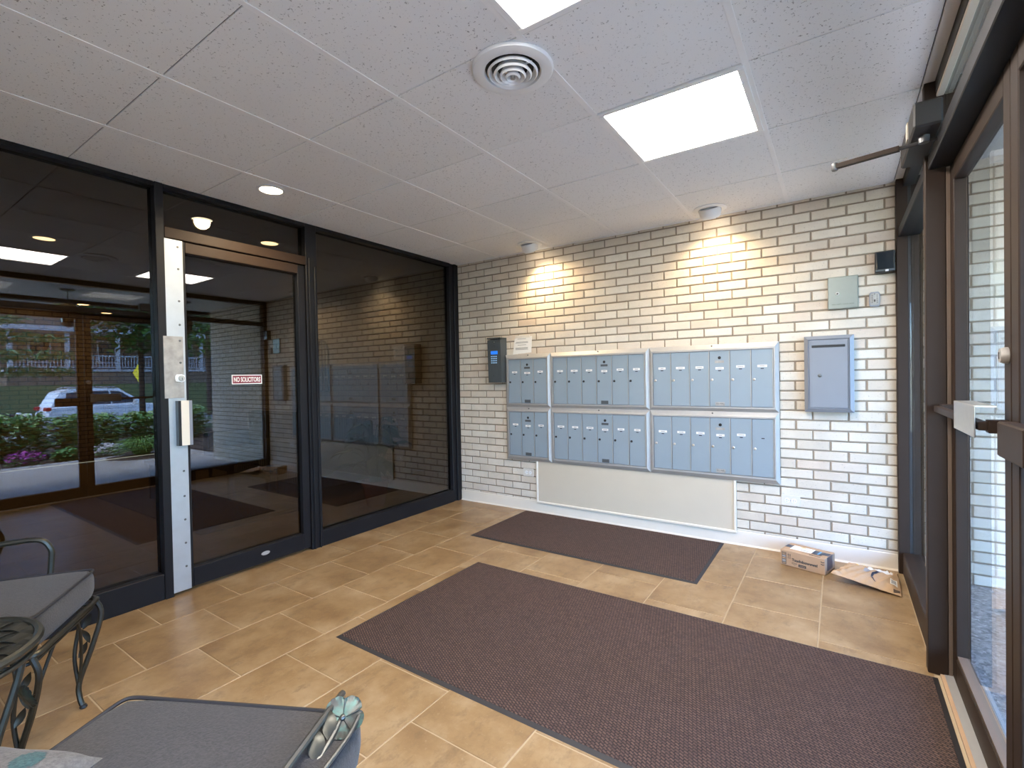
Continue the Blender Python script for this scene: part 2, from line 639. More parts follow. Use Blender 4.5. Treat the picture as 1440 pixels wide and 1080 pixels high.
def text(name, body, size, mat, parent, origin, xdir, ydir, width=None, depth=.0004, bold=0.0):
    """flat lettering: origin is the left end of the baseline; optional fit to a width"""
    cu = bpy.data.curves.new('lettering', 'FONT')
    cu.body = body
    cu.size = size
    cu.extrude = depth
    cu.offset = bold
    tmp = bpy.data.objects.new('lettering', cu)
    C.objects.link(tmp)
    dg = bpy.context.evaluated_depsgraph_get()
    me = bpy.data.meshes.new_from_object(tmp.evaluated_get(dg))
    bpy.data.objects.remove(tmp)
    xs = [v.co.x for v in me.vertices]
    x0, x1 = min(xs), max(xs)
    k = (width / (x1 - x0)) if width else 1.0
    X, Yv = Vector(xdir).normalized(), Vector(ydir).normalized()
    Z = X.cross(Yv)
    for v in me.vertices:
        a, b, c = (v.co.x - x0) * k, v.co.y, v.co.z
        v.co = Vector(origin) + X * a + Yv * b + Z * c
    me.materials.clear()
    me.materials.append(mat)
    me.name = name
    o = bpy.data.objects.new(name, me)
    C.objects.link(o)
    o.parent = parent
    return o


# ------------------------------------------------------------------ brick walls
BP, BZ0, BL, JT = .0668, .121, .1965, .0105


def brick_wall(root, to_world, facing, s0, s1, z0, z1, s_ref, mat, mort, covered=(), budget=300, gap_behind=.007, thick=.09):
    """running-bond wall; to_world(s, depth, z): depth grows out of the face towards the room"""
    mb = MB()
    a = to_world(s0, -gap_behind, z0)
    b = to_world(s1, -thick, z1)
    mb.box(min(a[0], b[0]), max(a[0], b[0]), min(a[1], b[1]), max(a[1], b[1]), z0, z1)
    mb.build('mortar_bed', mort, root)
    bricks = []
    k = -3
    while BZ0 + BP * k < z1:
        zb, zt = max(z0, BZ0 + BP * k + JT / 2), min(z1, BZ0 + BP * (k + 1) - JT / 2)
        off = s_ref if k % 2 == 0 else s_ref + BL / 2
        if zt - zb > .008:
            i = math.floor((s0 - off) / BL) - 1
            while off + BL * i < s1:
                sa, sb = max(s0, off + BL * i + JT / 2), min(s1, off + BL * (i + 1) - JT / 2)
                if sb - sa > .012:
                    bricks.append((sa, sb, zb, zt))
                i += 1
        k += 1
    scored = []
    for q in bricks:
        sm, zm = (q[0] + q[1]) / 2, (q[2] + q[3]) / 2
        w = to_world(sm, 0, zm)
        pp = project(w)
        sc = 0
        if pp and -20 < pp[0] < 1460 and -20 < pp[1] < 1100:
            vdir = (Vector(w) - CAM)
            sc = abs(vdir.normalized().dot(facing)) / vdir.length_squared * (q[1] - q[0]) * (q[3] - q[2])
            for (c0, c1, d0, d1) in covered:
                if c0 < q[0] and q[1] < c1 and d0 < q[2] and q[3] < d1:
                    sc = 0
        scored.append((sc, q))
    scored.sort(key=lambda t: -t[0])
    singles = [q for sc, q in scored[:budget] if sc > 0]
    rest = [q for sc, q in scored if sc <= 0] + [q for sc, q in scored[budget:] if sc > 0]

    def brick_geo(mb, q, local):
        sa, sb, zb, zt = q
        j = [random.uniform(-.0012, .0012) for _ in range(4)]
        pr = random.uniform(-.0012, .0012)
        ch = .003
        cs, cz = ((sa + sb) / 2, (zb + zt) / 2) if local else (0, 0)
        base = to_world(cs, 0, cz) if local else (0, 0, 0)
        rings = []
        for dep, inset in ((-.02, 0), (-ch + pr, 0), (pr, ch)):
            ring = [(sa + inset + j[0], zb + inset + j[1]), (sb - inset + j[2], zb + inset + j[1]),
                    (sb - inset + j[2], zt - inset + j[3]), (sa + inset + j[0], zt - inset + j[3])]
            for s, z in ring:
                w = to_world(s, dep, z)
                rings.append((w[0] - base[0], w[1] - base[1], w[2] - base[2]))
        fs = [(8, 9, 10, 11)]
        for r in (0, 4):
            for i in range(4):
                fs.append((r + i, r + (i + 1) % 4, r + 4 + (i + 1) % 4, r + 4 + i))
        mb.add(rings, fs)
        return base
    shared = {}
    for q in singles:
        key = (round(q[1] - q[0], 3), round(q[3] - q[2], 3), random.randrange(4))
        if key not in shared:
            mb = MB()
            brick_geo(mb, q, True)
            shared[key] = mb.mesh('brick', mat)
        inst(shared[key], 'brick', root, to_world((q[0] + q[1]) / 2, 0, (q[2] + q[3]) / 2))
    if rest:
        mb = MB()
        for q in rest:
            brick_geo(mb, q, False)
        tag(mb.build('brick_courses', mat, root), kind='stuff')


wf = structure('wall_far', 'pale brick wall carrying the mailboxes')
W = 3.535
brick_wall(wf, lambda s, d, z: (s, -d, z), Vector((0, 1, 0)), 0.0, W, .02, H, 3.0905, M['brick'], M['mortar'],
           covered=[(.62, 2.88, .49, 1.44), (.93, 2.59, .1, .5), (3.05, 3.32, .99, 1.48), (3.185, 3.345, 1.66, 1.87)])
we = structure('wall_right', 'pale brick wall outside the entrance door')
brick_wall(we, lambda s, d, z: (s, -d, z), Vector((0, 1, 0)), 3.665, 5.26, -.02, 2.45, 3.0905, M['brick'], M['mortar'])
wl = structure('wall_left', 'brick wall of the lobby behind the tinted glass')
brick_wall(wl, lambda s, d, z: (s, -d, z), Vector((0, 1, 0)), -6.8, -.1, .02, H, 3.0905, M['brick'], M['mortar'])
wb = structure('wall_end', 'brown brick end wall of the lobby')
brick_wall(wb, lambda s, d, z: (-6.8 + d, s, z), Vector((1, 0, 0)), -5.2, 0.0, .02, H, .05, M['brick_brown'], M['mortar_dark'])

bb = structure('baseboard_far', 'cream cove base below the brick wall')
MB().prism([(-.001, 0), (-.014, 0), (-.011, .006), (-.007, .012), (-.006, .100), (-.003, .104), (-.001, .104)], 0.0, W, 'x').xf(
    Matrix(((1, 0, 0, 0), (0, 1, 0, 0), (0, 0, 1, 0), (0, 0, 0, 1)))).build('baseboard_strip', M['base'], bb)
MB().box(-6.8, -.1, -.012, 0, 0, .10).build('baseboard_strip', M['base'], bb)

bw = structure('wall_back', 'plain wall behind the seats')
MB().box(-6.9, W + .15, -5.3, -5.2, 0, H).build('plaster_face', M['plaster'], bw)

# ------------------------------------------------------------------ floor
fl = structure('floor', 'tan ceramic tile floor in running bond')
MB().box(-.10, W + .12, -5.2, .05, -.10, -.0022).build('grout_bed', M['grout'], fl)
tile_me = {}
xs = [-.09] + [.315 + .405 * i for i in range(9)]
for ci in range(len(xs) - 1):
    xa, xb = xs[ci] + .0025, min(xs[ci + 1], W + .02) - .0025
    off = -2.59 if ci % 2 == 1 else -2.79
    j = -8
    while off + .402 * j < 0:
        ya, yb = max(-5.19, off + .402 * j) + .0025, min(-.004, off + .402 * (j + 1)) - .0025
        if yb - ya > .02:
            key = (round(xb - xa, 3), round(yb - ya, 3))
            if key not in tile_me:
                w, l = xb - xa, yb - ya
                tile_me[key] = MB().box(-w / 2, w / 2, -l / 2, l / 2, -.02, 0, .0015).mesh('floor_tile', M['tile'])
            inst(tile_me[key], 'floor_tile', fl, ((xa + xb) / 2, (ya + yb) / 2, random.uniform(-.0006, .0004)))
        j += 1
th = structure('trim_1', 'worn metal threshold under the entrance doors')
MB().prism([(3.572, 0), (3.585, .008), (3.64, .012), (3.70, .008), (3.715, 0)], -2.87, -1.22, 'y').xf(Matrix.Identity(4)).build('threshold_strip', M['alu'], th)
MB().box(3.5725, 3.585, -2.87, -1.232, -.001, .009).build('threshold_edge', M['card'], th)

lf = structure('lobby_floor', 'brown carpet of the lobby behind the glass')
MB().box(-6.9, -.10, -5.2, .02, -.1, 0).build('carpet', M['carpet'], lf)

# ------------------------------------------------------------------ ceiling
ce = structure('ceiling', 'white fissured tile ceiling in a metal grid')
MB().box(-.1, W, -5.3, .06, H + .02, H + .16).build('ceiling_deck', M['gap'], ce)
gx = [-.09, .5173, 1.1273, 1.7373, 2.3473, 2.9573, W - .004]
gy = [-.003 if j == 6 else -3.634 + .6102 * j for j in range(-3, 7)]
gy[0] = -5.2
PAN = [(4, 2), (4, 0), (4, -2)]
panel_cells = [(2.3473, 2.9573, -1.8036, -1.1934), (2.3473, 2.9573, -3.024, -2.4138), (2.3473, 2.9573, -4.2442, -3.634)]
cm = {}
for i in range(len(gx) - 1):
    for j in range(len(gy) - 1):
        xa, xb, ya, yb = gx[i] + .004, gx[i + 1] - .004, gy[j] + .0022, gy[j + 1] - .0022
        cxm, cym = (xa + xb) / 2, (ya + yb) / 2
        if any(p[0] < cxm < p[1] and p[2] < cym < p[3] for p in panel_cells):
            continue
        key = (round(xb - xa, 3), round(yb - ya, 3))
        if key not in cm:
            w, l = xb - xa, yb - ya
            cm[key] = MB().box(-w / 2, w / 2, -l / 2, l / 2, 0, .016, .0012).mesh('ceiling_tile', M['ctile'])
        inst(cm[key], 'ceiling_tile', ce, (cxm, cym, H + random.uniform(-.0008, .0012)))
for x in gx[1:-1]:
    MB().box(x - .0115, x + .0115, -5.2, -.004, H - .0022, H + .012, .0006).build('grid_bar', M['grid'], ce)
for y in gy[1:-1]:
    MB().box(-.09, W, y - .004, y + .004, H + .006, H + .013).build('cross_bar', M['gap'], ce)
MB().box(-.09, W, -.022, -.0005, H - .004, H + .008).build('edge_angle', M['grid'], ce)
MB().box(W - .004, 3.568, -5.2, 0, H - .003, H + .01).build('edge_angle', M['white'], ce)
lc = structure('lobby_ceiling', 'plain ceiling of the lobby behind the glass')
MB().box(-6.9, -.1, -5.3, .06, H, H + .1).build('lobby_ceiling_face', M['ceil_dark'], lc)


# ceiling lights
def panel_light(k, cell, label):
    x0, x1, y0, y1 = cell
    t = thing('ceiling_light', label, 'ceiling light', ((x0 + x1) / 2, (y0 + y1) / 2, H), 0, 'square ceiling light panels')
    w, l = (x1 - x0) / 2 - .006, (y1 - y0) / 2 - .004
    b = .026
    mb = MB()
    for (a0, a1, c0, c1) in ((-w, w, -l, -l + b), (-w, w, l - b, l), (-w, -w + b, -l + b, l - b), (w - b, w, -l + b, l - b)):
        mb.box(a0, a1, c0, c1, -.006, .012, .002)
    mb.build('frame', M['white'], t)
    mb = MB().box(-w + b, w - b, -l + b, l - b, .001, .006)
    mb.build('diffuser', M['lens_on'], t)


panel_light(0, panel_cells[0], 'glowing square ceiling panel farther from the camera, near the brick wall')
panel_light(1, panel_cells[1], 'glowing square ceiling panel beside the round air diffuser, cut by the top of the picture')
panel_light(2, panel_cells[2], 'added glowing ceiling panel over the seats, unseen behind the camera')  # unseen third panel, added as more light at the spacing of the others

t = thing('air_diffuser', 'round white air diffuser with concentric rings on the ceiling', 'air vent', (2.232, -2.285, H))
MB().lathe([(.150, 0), (.154, -.006), (.148, -.014), (.125, -.019), (.108, -.017), (.103, -.008), (.103, .0), (.12, .0)], 40, close=True).build('flange', M['white'], t, True)
MB().lathe([(.0, .001), (.104, .001), (.104, -.001), (0, -.001)], 40).build('throat', M['black'], t)
for r, zt in ((.090, -.024), (.067, -.031), (.045, -.036), (.023, -.039)):
    MB().lathe([(r, zt), (r + .006, zt + .006), (r - .008, -.003), (r - .011, -.003), (r - .003, zt + .003)], 36, close=True).build('cone_ring', M['white'], t, True)
MB().lathe([(0, -.041), (.009, -.040), (.010, -.004), (0, -.004)], 14).build('centre_screw', M['alu'], t, True)
MB().box(-.085, .085, -.003, .003, -.006, -.002).build('spoke', M['white'], t)

t = thing('recessed_downlight', 'lit round recessed downlight near the tinted glass wall', 'downlight', (.40, -2.191, H))
MB().lathe([(.078, -.0005), (.082, -.004), (.076, -.007), (.064, -.005), (.062, .006), (.07, .006)], 32, close=True).build('trim_ring', M['white'], t, True)
MB().lathe([(0, -.001), (.064, -.001), (.064, .002), (0, .002)], 32).build('lens', M['down_on'], t)


def eyeball(x, y, label):
    t = thing('eyeball_spotlight', label, 'spotlight', (x, y, H), 0, 'eyeball spotlights at the brick wall')
    MB().lathe([(.108, -.0005), (.111, -.005), (.102, -.010), (.078, -.011), (.073, -.002), (.078, 0)], 32, close=True).build('trim_ring', M['white'], t, True)
    ax = Vector((.0, .52, -.85)).normalized()
    q = Vector((0, 0, -1)).rotation_difference(ax).to_matrix().to_4x4()
    body = [(.073, .012), (.074, -.01), (.072, -.034), (.065, -.056), (.060, -.061), (.056, -.054), (.056, -.048)]
    MB().lathe([(r, z) for r, z in body], 28).xf(q).build('eyeball', M['white'], t, True)
    MB().lathe([(0, -.055), (.056, -.055), (.056, -.052), (0, -.052)], 24).xf(q).build('lens', M['spot_on'], t)


eyeball(1.002, -.205, 'white eyeball spotlight nearer the tinted glass, above the small mailbox units')
eyeball(2.495, -.190, 'white eyeball spotlight nearer the entrance, above the wide mailbox units')

# ------------------------------------------------------------------ tinted glass partition (plane x = 0)
XF, XB = 0.0, -.10


def bar(root, name, y0, y1, z0, z1, mat, x0=XB, x1=XF, ch=.003):
    return MB().box(x0, x1, y0, y1, z0, z1, ch).build(name, mat, root)


w1 = structure('window_1', 'large tinted pane left of the lobby door')
bar(w1, 'bottom_rail', -5.19, -2.657, 0, .15, M['bronze'], XB, -.002)
bar(w1, 'head_rail', -5.19, -2.657, H - .028, H, M['bronze'])
MB().box(-.053, -.047, -5.19, -2.655, .14, H - .02).build('pane', M['glass_dark'], w1)
t1 = structure('trim_2', 'dark bronze post and head around the lobby door')
bar(t1, 'post', -2.657, -2.612, 0, H, M['bronze'], XB, .004)
bar(t1, 'post', -1.712, -1.622, 0, H, M['bronze'], XB, .0)
bar(t1, 'post_ridge', -1.695, -1.688, 0, 2.16, M['bronze'], 0, .012)
bar(t1, 'post_ridge', -1.650, -1.640, 0, 2.10, M['bronze'], 0, .012)
bar(t1, 'head_rail', -2.612, -1.712, H - .028, H, M['bronze'])
bar(t1, 'transom_bar', -2.612, -1.712, 2.105, 2.168, M['brown'], XB, .004)
w4 = structure('window_2', 'tinted transom pane above the lobby door')
MB().box(-.053, -.047, -2.612, -1.712, 2.16, H - .02).build('pane', M['glass_dark'], w4)
d1 = structure('door_1', 'tinted glass lobby door with steel strike plates')
bar(d1, 'stile', -2.605, -2.503, .02, 2.100, M['bronze'], -.07, -.006)
bar(d1, 'stile', -1.772, -1.716, .02, 2.100, M['bronze'], -.07, -.012)
bar(d1, 'top_rail', -2.503, -1.772, 2.035, 2.100, M['brown'], -.07, -.008)
bar(d1, 'bottom_rail', -2.503, -1.772, .02, .135, M['bronze'], -.07, -.008)
MB().box(-.053, -.047, -2.51, -1.765, .13, 2.04).build('pane', M['glass_dark'], d1)
pl = MB().box(-.006, .003, -2.624, -2.520, .020, 1.168, .001).build('lower_plate', M['galv'], d1)
pu = MB().box(-.006, .003, -2.624, -2.520, 1.168, 2.100, .001).build('upper_plate', M['galv'], d1)
pm = MB().box(.003, .007, -2.634, -2.532, 1.166, 1.530, .001).build('lock_plate', M['galv_worn'], d1)
sc_me = MB().lathe([(0, .003), (.0055, .0026), (.0065, 0), (0, 0)], 10, 'x').mesh('screw', M['screw'], True)
for z in (.16, .30, .44, .58, .73):
    inst(sc_me, 'screw', pl, (.003, -2.545, z))
for z in (1.60, 1.74, 1.93, 2.06):
    inst(sc_me, 'screw', pu, (.003, -2.545, z))
for z in (1.375, 1.505):
    inst(sc_me, 'screw', pm, (.007, -2.548, z))
cl = MB().prism([(-2.578 + .0, 1.265), (-2.546, 1.258), (-2.530, 1.266), (-2.527, 1.283), (-2.530, 1.300), (-2.546, 1.307), (-2.572, 1.306), (-2.581, 1.296), (-2.581, 1.275)], .007, .013, 'x').build('lock_escutcheon', M['white'], d1)
MB().lathe([(.0165, .012), (.0165, .019), (.0145, .022), (0, .022)], 20, 'x', (0, -2.548, 1.283)).build('lock_cylinder', M['steel'], cl, True)
MB().box(.0222, .0232, -2.549, -2.5465, 1.272, 1.286).build('keyway', M['black'], cl)
hp = MB().box(.018, .040, -2.565, -2.522, .885, 1.150, .002).build('pull_handle', M['base'], d1)
MB().box(.003, .040, -2.580, -2.565, .885, 1.150).build('handle_edge', M['black'], hp)
MB().box(.003, .038, -2.522, -2.505, .885, 1.150).build('handle_edge', M['box_grey'], hp)
MB().lathe([(0, .002), (.028, .0015), (.030, 0), (0, 0)], 20, 'x').xf(Matrix.Diagonal((1, 1, .45, 1))).build('oval_badge', M['alu'], d1, loc=(-.008, -2.06, .085))
sg = MB().box(-.047, -.0455, -2.234, -2.035, 1.240, 1.302).build('door_sign', M['paper'], d1)
MB().box(-.0456, -.045, -2.228, -2.041, 1.246, 1.296).build('sign_field', M['red'], sg)
text('sign_lettering', 'NO SOLICITORS', .043, M['paper'], sg, (-.0446, -2.221, 1.256), (0, 1, 0), (0, 0, 1), width=.174, bold=.0012)
w2 = structure('window_3', 'large tinted pane between lobby door and brick wall')
bar(w2, 'bottom_rail', -1.622, -.118, 0, .118, M['bronze'], XB, -.002)
bar(w2, 'head_rail', -1.622, -.118, H - .028, H, M['bronze'])
bar(w2, 'corner_post', -.060, -.001, 0, H, M['bronze'], XB, .004)
bar(w2, 'corner_stop', -.118, -.060, 0, H, M['bronze'], XB, -.012)
MB().box(-.053, -.047, -1.63, -.11, .11, H - .02).build('pane', M['glass_dark'], w2)

# ------------------------------------------------------------------ entrance storefront (plane x = 3.535 .. 3.66)
w3 = structure('window_4', 'narrow clear sidelight between brick wall and entrance door')
MB().box(3.535, 3.590, -.050, -.001, 0, H, .003).build('corner_post', M['brown'], w3)
MB().box(3.604, 3.642, -.050, -.001, 0, H, .003).build('corner_post', M['brown'], w3)
MB().box(3.590, 3.604, -.044, -.001, 0, H).build('glazing_channel', M['brown_dark'], w3)
MB().box(3.555, 3.655, -1.18, -.050, 0, .135, .004).build('bottom_rail', M['brown'], w3)
MB().box(3.597, 3.603, -1.18, -.045, .13, 2.13).build('pane', M['glass_clear'], w3)
t2 = structure('trim_3', 'brown jamb posts and header of the entrance')
MB().box(3.535, 3.600, -1.228, -1.175, 0, H, .003).build('jamb_post', M['brown'], t2)
MB().box(3.600, 3.665, -1.216, -1.175, 0, H, .003).build('jamb_post', M['brown'], t2)
MB().box(3.600, 3.612, -1.228, -1.216, 0, 2.06).build('door_stop', M['stop'], t2)
MB().box(3.545, 3.650, -2.87, -1.228, 2.060, 2.115, .003).build('header', M['bronze'], t2)
MB().box(3.545, 3.650, -1.175, -.050, 2.060, 2.115, .003).build('header', M['bronze'], t2)
MB().box(3.570, 3.665, -5.19, -1.228, H - .055, H + .02, .003).build('head_rail', M['brown_dark'], t2)
MB().box(3.570, 3.665, -1.175, -.050, H - .055, H + .02, .003).build('head_rail', M['brown_dark'], t2)
MB().box(3.572, 3.596, -2.87, -1.228, H - .068, H - .056, .002).build('glazing_bead', M['board'], t2)
MB().box(3.535, 3.665, -2.93, -2.870, 0, H, .003).build('jamb_post', M['brown'], t2)
w5 = structure('window_5', 'clear transom glass above the entrance doors')
MB().box(3.597, 3.603, -2.87, -1.228, 2.11, H - .04).build('pane', M['glass_clear'], w5)
MB().box(3.597, 3.603, -1.175, -.05, 2.11, H - .04).build('pane', M['glass_clear'], w5)
w6 = structure('window_6', 'clear storefront pane beyond the entrance doors')
MB().box(3.555, 3.655, -5.19, -2.93, 0, .135, .003).build('bottom_rail', M['brown'], w6)
MB().box(3.597, 3.603, -5.19, -2.93, .13, H - .04).build('pane', M['glass_clear'], w6)


def entrance_door(name, label, ya, yb, hinge_far):
    """leaf spanning ya < y < yb inside 3.612..3.656"""
    d = structure(name, label)
    x0, x1 = 3.612, 3.656
    MB().box(x0, x1, ya, ya + .062, .012, 2.055, .003).build('stile', M['brown'], d)
    MB().box(x0, x1, yb - .062, yb, .012, 2.055, .003).build('stile', M['brown'], d)
    MB().box(x0, x1, ya + .062, yb - .062, 1.985, 2.055, .003).build('top_rail', M['brown'], d)
    MB().box(x0, x1, ya + .062, yb - .062, .012, .115, .003).build('bottom_rail', M['brown'], d)
    MB().box(x0 + .004, x1 - .006, ya + .062, yb - .062, .115, .125).build('glazing_bead', M['stop'], d)
    MB().box(3.631, 3.637, ya + .055, yb - .055, .11, 1.99).build('pane', M['glass_clear'], d)
    pb = None
    if hinge_far:
        pb = MB().box(x0 - .058, x0 - .036, ya + .03, yb - .03, 1.082, 1.106, .002).build('push_bar', M['brown'], d)
        for y in (ya + .034, yb - .034):
            MB().box(x0 - .04, x0 + .002, y - .016, y + .016, 1.076, 1.112, .002).build('bar_bracket', M['brown'], pb)
    return d, pb


d2, pb2 = entrance_door('door_2', 'brown framed glass entrance door hinged next to the sidelight', -2.040, -1.232, True)
MB().box(3.5445, 3.548, -2.015, -1.735, 1.062, 1.150, .001).build('push_paddle', M['steel'], pb2)
MB().box(3.548, 3.590, -2.015, -1.735, 1.1465, 1.150).build('paddle_lip', M['steel'], pb2)
cyl = MB().lathe([(.022, 0), (.022, -.008), (.018, -.016), (0, -.017)], 20, 'x', (3.612, -2.012, 1.285)).build('lock_cylinder', M['galv_worn'], d2, True)
MB().box(3.594, 3.5955, -2.0135, -2.0105, 1.276, 1.294).build('keyway', M['black'], cyl)
MB().box(3.640, 3.662, -1.262, -1.230, .36, .56, .003).build('hinge', M['brown_dark'], d2)
MB().box(3.640, 3.662, -1.262, -1.230, 1.72, 1.92, .003).build('hinge', M['brown_dark'], d2)
d3, pb3 = entrance_door('door_3', 'brown framed glass entrance door nearer the camera, cut by the picture edge', -2.865, -2.046, False)
MB().box(3.576, 3.613, -2.30, -2.085, 1.025, 1.115, .004).build('lock_housing', M['brown'], d3)

# soffit, canopy and world outside
so = structure('soffit', 'pale soffit over the paved entrance')
MB().box(3.665, 5.5, -7.0, .1, 2.45, 2.60).build('soffit_face', M['soffit'], so)
MB().box(5.5, 5.65, -7.0, .1, 2.40, 2.75).build('fascia', M['brown'], so)

# door closer
t = thing('door_closer', 'dark door closer body with loose arm sticking into the room above the entrance', 'door closer', (3.50, -1.42, 2.155))
MB().box(-.032, .050, -.13, .30, -.035, .055, .006).build('closer_body', M['brown_dark'], t)
MB().box(-.036, -.030, .02, .06, -.015, .05).build('mounting_plate', M['base'], t)
MB().lathe([(.016, -.06), (.018, -.03), (.018, 0)], 14, 'z', (.008, -.03, 0)).build('pivot', M['screw'], t, True)
arm = MB().tube([(.11, -.045, -.055), (.0, -.012, -.050), (-.10, .022, -.047), (-.14, .036, -.047)], [.006, .007, .009, .010], 8).build('arm', M['brown_dark'], t, True)
fa = MB()
for (p0, p1, w, h) in (((-.06, .008, -.048), (-.268, .062, -.046), .011, .009),):
    a, b = Vector(p0), Vector(p1)
    dr = (b - a).normalized()
    sd = Vector((-dr.y, dr.x, 0)).normalized() * w
    uu = Vector((0, 0, h))
    vs = [a - sd - uu, a + sd - uu, a + sd + uu, a - sd + uu, b - sd - uu, b + sd - uu, b + sd + uu, b - sd + uu]
    fa.add(vs, [(0, 1, 2, 3), (7, 6, 5, 4), (0, 4, 5, 1), (1, 5, 6, 2), (2, 6, 7, 3), (3, 7, 4, 0)])
fa.build('forearm', M['brown'], arm)
MB().lathe([(.010, -.016), (.013, -.012), (.013, .012), (.008, .016)], 12, 'z', (-.268, .062, -.046)).build('arm_knuckle', M['screw'], arm, True)

# ------------------------------------------------------------------ mailboxes
ncol = [(.600, 1.092, [.643, .783, .922, 1.062], 1), (1.092, 1.993, [1.127, 1.266, 1.406, 1.546, 1.684, 1.824, 1.960], 3),
        (1.993, 2.897, [2.027, 2.167, 2.307, 2.447, 2.587, 2.727, 2.865], 3)]
rows = [(.972, 1.466, 1.010, 1.416, 'upper'), (.474, .972, .519, .925, 'lower')]
where = {0: 'three-door mailbox unit beside the intercom', 1: 'six-door mailbox unit in the middle of the bank', 2: 'six-door mailbox unit at the entrance end of the bank'}
lock_me = {}
for k, mt in (('dark', M['black']), ('steel', M['steel'])):
    lock_me[k] = MB().lathe([(.0095, 0), (.0095, -.003), (.007, -.0045), (0, -.0045)], 14, 'y').mesh('lock', mt, True)
slot_me = MB().box(-.010, .010, -.0012, .001, -.003, .003).mesh('finger_slot', M['black'])
for ci, (ux0, ux1, dx, mi) in enumerate(ncol):
    for (uz0, uz1, dz0, dz1, wr) in rows:
        t = thing('mailbox_unit', '%s aluminium %s' % (wr, where[ci]), 'mailbox', (ux0, 0, uz0), 0, 'bank of wall mailboxes')
        T = Matrix.Translation((-ux0, 0, -uz0))
        io = (dx[0] - .004, dx[-1] + .002, dz0 - .004, dz1 + .004)
        # sloping picture frame, mitred at the corners
        outer = [(ux0, uz0), (ux1, uz0), (ux1, uz1), (ux0, uz1)]
        inner = [(io[0], io[2]), (io[1], io[2]), (io[1], io[3]), (io[0], io[3])]
        mid = [(o_[0] * .3 + i_[0] * .7, o_[1] * .3 + i_[1] * .7) for o_, i_ in zip(outer, inner)]
        names = ['frame_bottom', 'frame_side', 'frame_top', 'frame_side']
        for e in range(4):
            f = (e + 1) % 4
            g = .0004
            vs = []
            for (p, q, y) in ((outer[e], outer[f], -.001), (outer[e], outer[f], -.026), (mid[e], mid[f], -.048), (inner[e], inner[f], -.048), (inner[e], inner[f], -.030)):
                vs += [(p[0], y, p[1]), (q[0], y, q[1])]
            fs = [(0, 1, 3, 2), (2, 3, 5, 4), (4, 5, 7, 6), (6, 7, 9, 8), (0, 2, 4, 6, 8), (1, 9, 7, 5, 3), (0, 8, 9, 1)]
            MB().add(vs, fs).xf(T).build(names[e], M['alu'], t)
        MB().box(io[0], io[1], -.034, -.002, io[2], io[3]).xf(T).build('backing', M['box_grey'], t)
        MB().lathe([(.006, 0), (.006, -.004), (0, -.005)], 10, 'y', ((ux0 + ux1) / 2 + .02, -.045, uz1 - .012)).xf(T).build('frame_catch', M['screw'], t)
        n = len(dx) - 1
        for di in range(n):
            xa, xb = dx[di] + .0015, dx[di + 1] - .0015
            dd = MB().box(xa, xb, -.0425, -.034, dz0, dz1, .0012).xf(T).build('mailbox_door', M['door_grey'], t)
            MB().box(xb - .004, xb, -.0455, -.042, dz0, dz1).xf(T).build('door_edge', M['alu'], dd)
            cx = (xa + xb) / 2
            zl = dz1 - (.118 if di != mi else .127)
            lab = MB()
            wl_ = random.uniform(.026, .034)
            lab.box(cx - wl_, cx + wl_, -.0438, -.0424, zl - .008, zl + .009)
            bare = (ci == 2 and wr == 'lower' and di == 5)
            lb = lab.xf(T).build('name_card', M['paper'] if not bare else M['door_grey'], dd)
            if not bare:
                lw = random.uniform(.010, .020)
                MB().box(cx - lw, cx + lw, -.0441, -.0437, zl - .002, zl + .003).xf(T).build('printed_name', M['ink_grey'], dd)
            inst(slot_me, 'finger_slot', dd, (cx - ux0, -.0425, zl - .017 - uz0))
            inst(lock_me['steel' if ci == 2 else 'dark'], 'lock', dd, (xa + .017 - ux0, -.0425, dz0 + .195 - uz0))
            if di == mi:
                MB().lathe([(.011, 0), (.011, -.003), (.006, -.004), (0, -.004)], 16, 'y', (cx, -.0425, dz1 - .050)).xf(T).build('master_lock', M['black'], dd, True)
                MB().box(cx - .032, cx + .030, -.0438, -.0424, dz1 - .088, dz1 - .070).xf(T).build('maker_badge', M['galv_worn'] if ci == 2 else M['charcoal'], dd)
                sn = MB().box(cx - .032, cx + .032, -.0438, -.0424, dz0 + .004, dz0 + .032).xf(T).build('number_badge', M['galv_worn'] if ci == 2 else M['charcoal'], dd)
                if ci == 2:
                    text('badge_lettering', 'U.S. MAIL', .012, M['ink'], dd, (cx - .026 - ux0, -.0440, dz0 + .017 - uz0), (1, 0, 0), (0, 0, 1), width=.052)

# board under mailboxes
t = thing('wall_panel', 'cream framed panel on the brick wall under the mailboxes', 'panel', (.915, 0, .088))
MB().box(0, 1.70, -.014, -.001, 0, .39).build('board', M['board'], t)
for a in ((0, 1.70, 0, .018), (0, .018, .018, .39), (1.682, 1.70, .018, .39)):
    MB().box(a[0], a[1], -.024, -.001, a[2], a[3], .003).build('frame_strip', M['base'], t)

# intercom
t = thing('intercom', 'charcoal entry intercom with blue screen and lit keypad on the brick wall', 'intercom', (.445, 0, 1.205))
MB().prism([(0, 0), (0, .425), (-.105, .405), (-.095, .0)], 0, .152, 'x').build('housing', M['charcoal'], t)
MB().box(-.002, .154, -.112, 0, .415, .428, .002).build('hood', M['charcoal'], t)
fx = lambda z: -.0955 - .010 * z / .405


def fbox(name, x0, x1, z0, z1, th, mat, parent):
    zc = (z0 + z1) / 2
    return MB().box(x0, x1, fx(zc) - th, fx(zc) + .002, z0, z1).build(name, mat, parent)


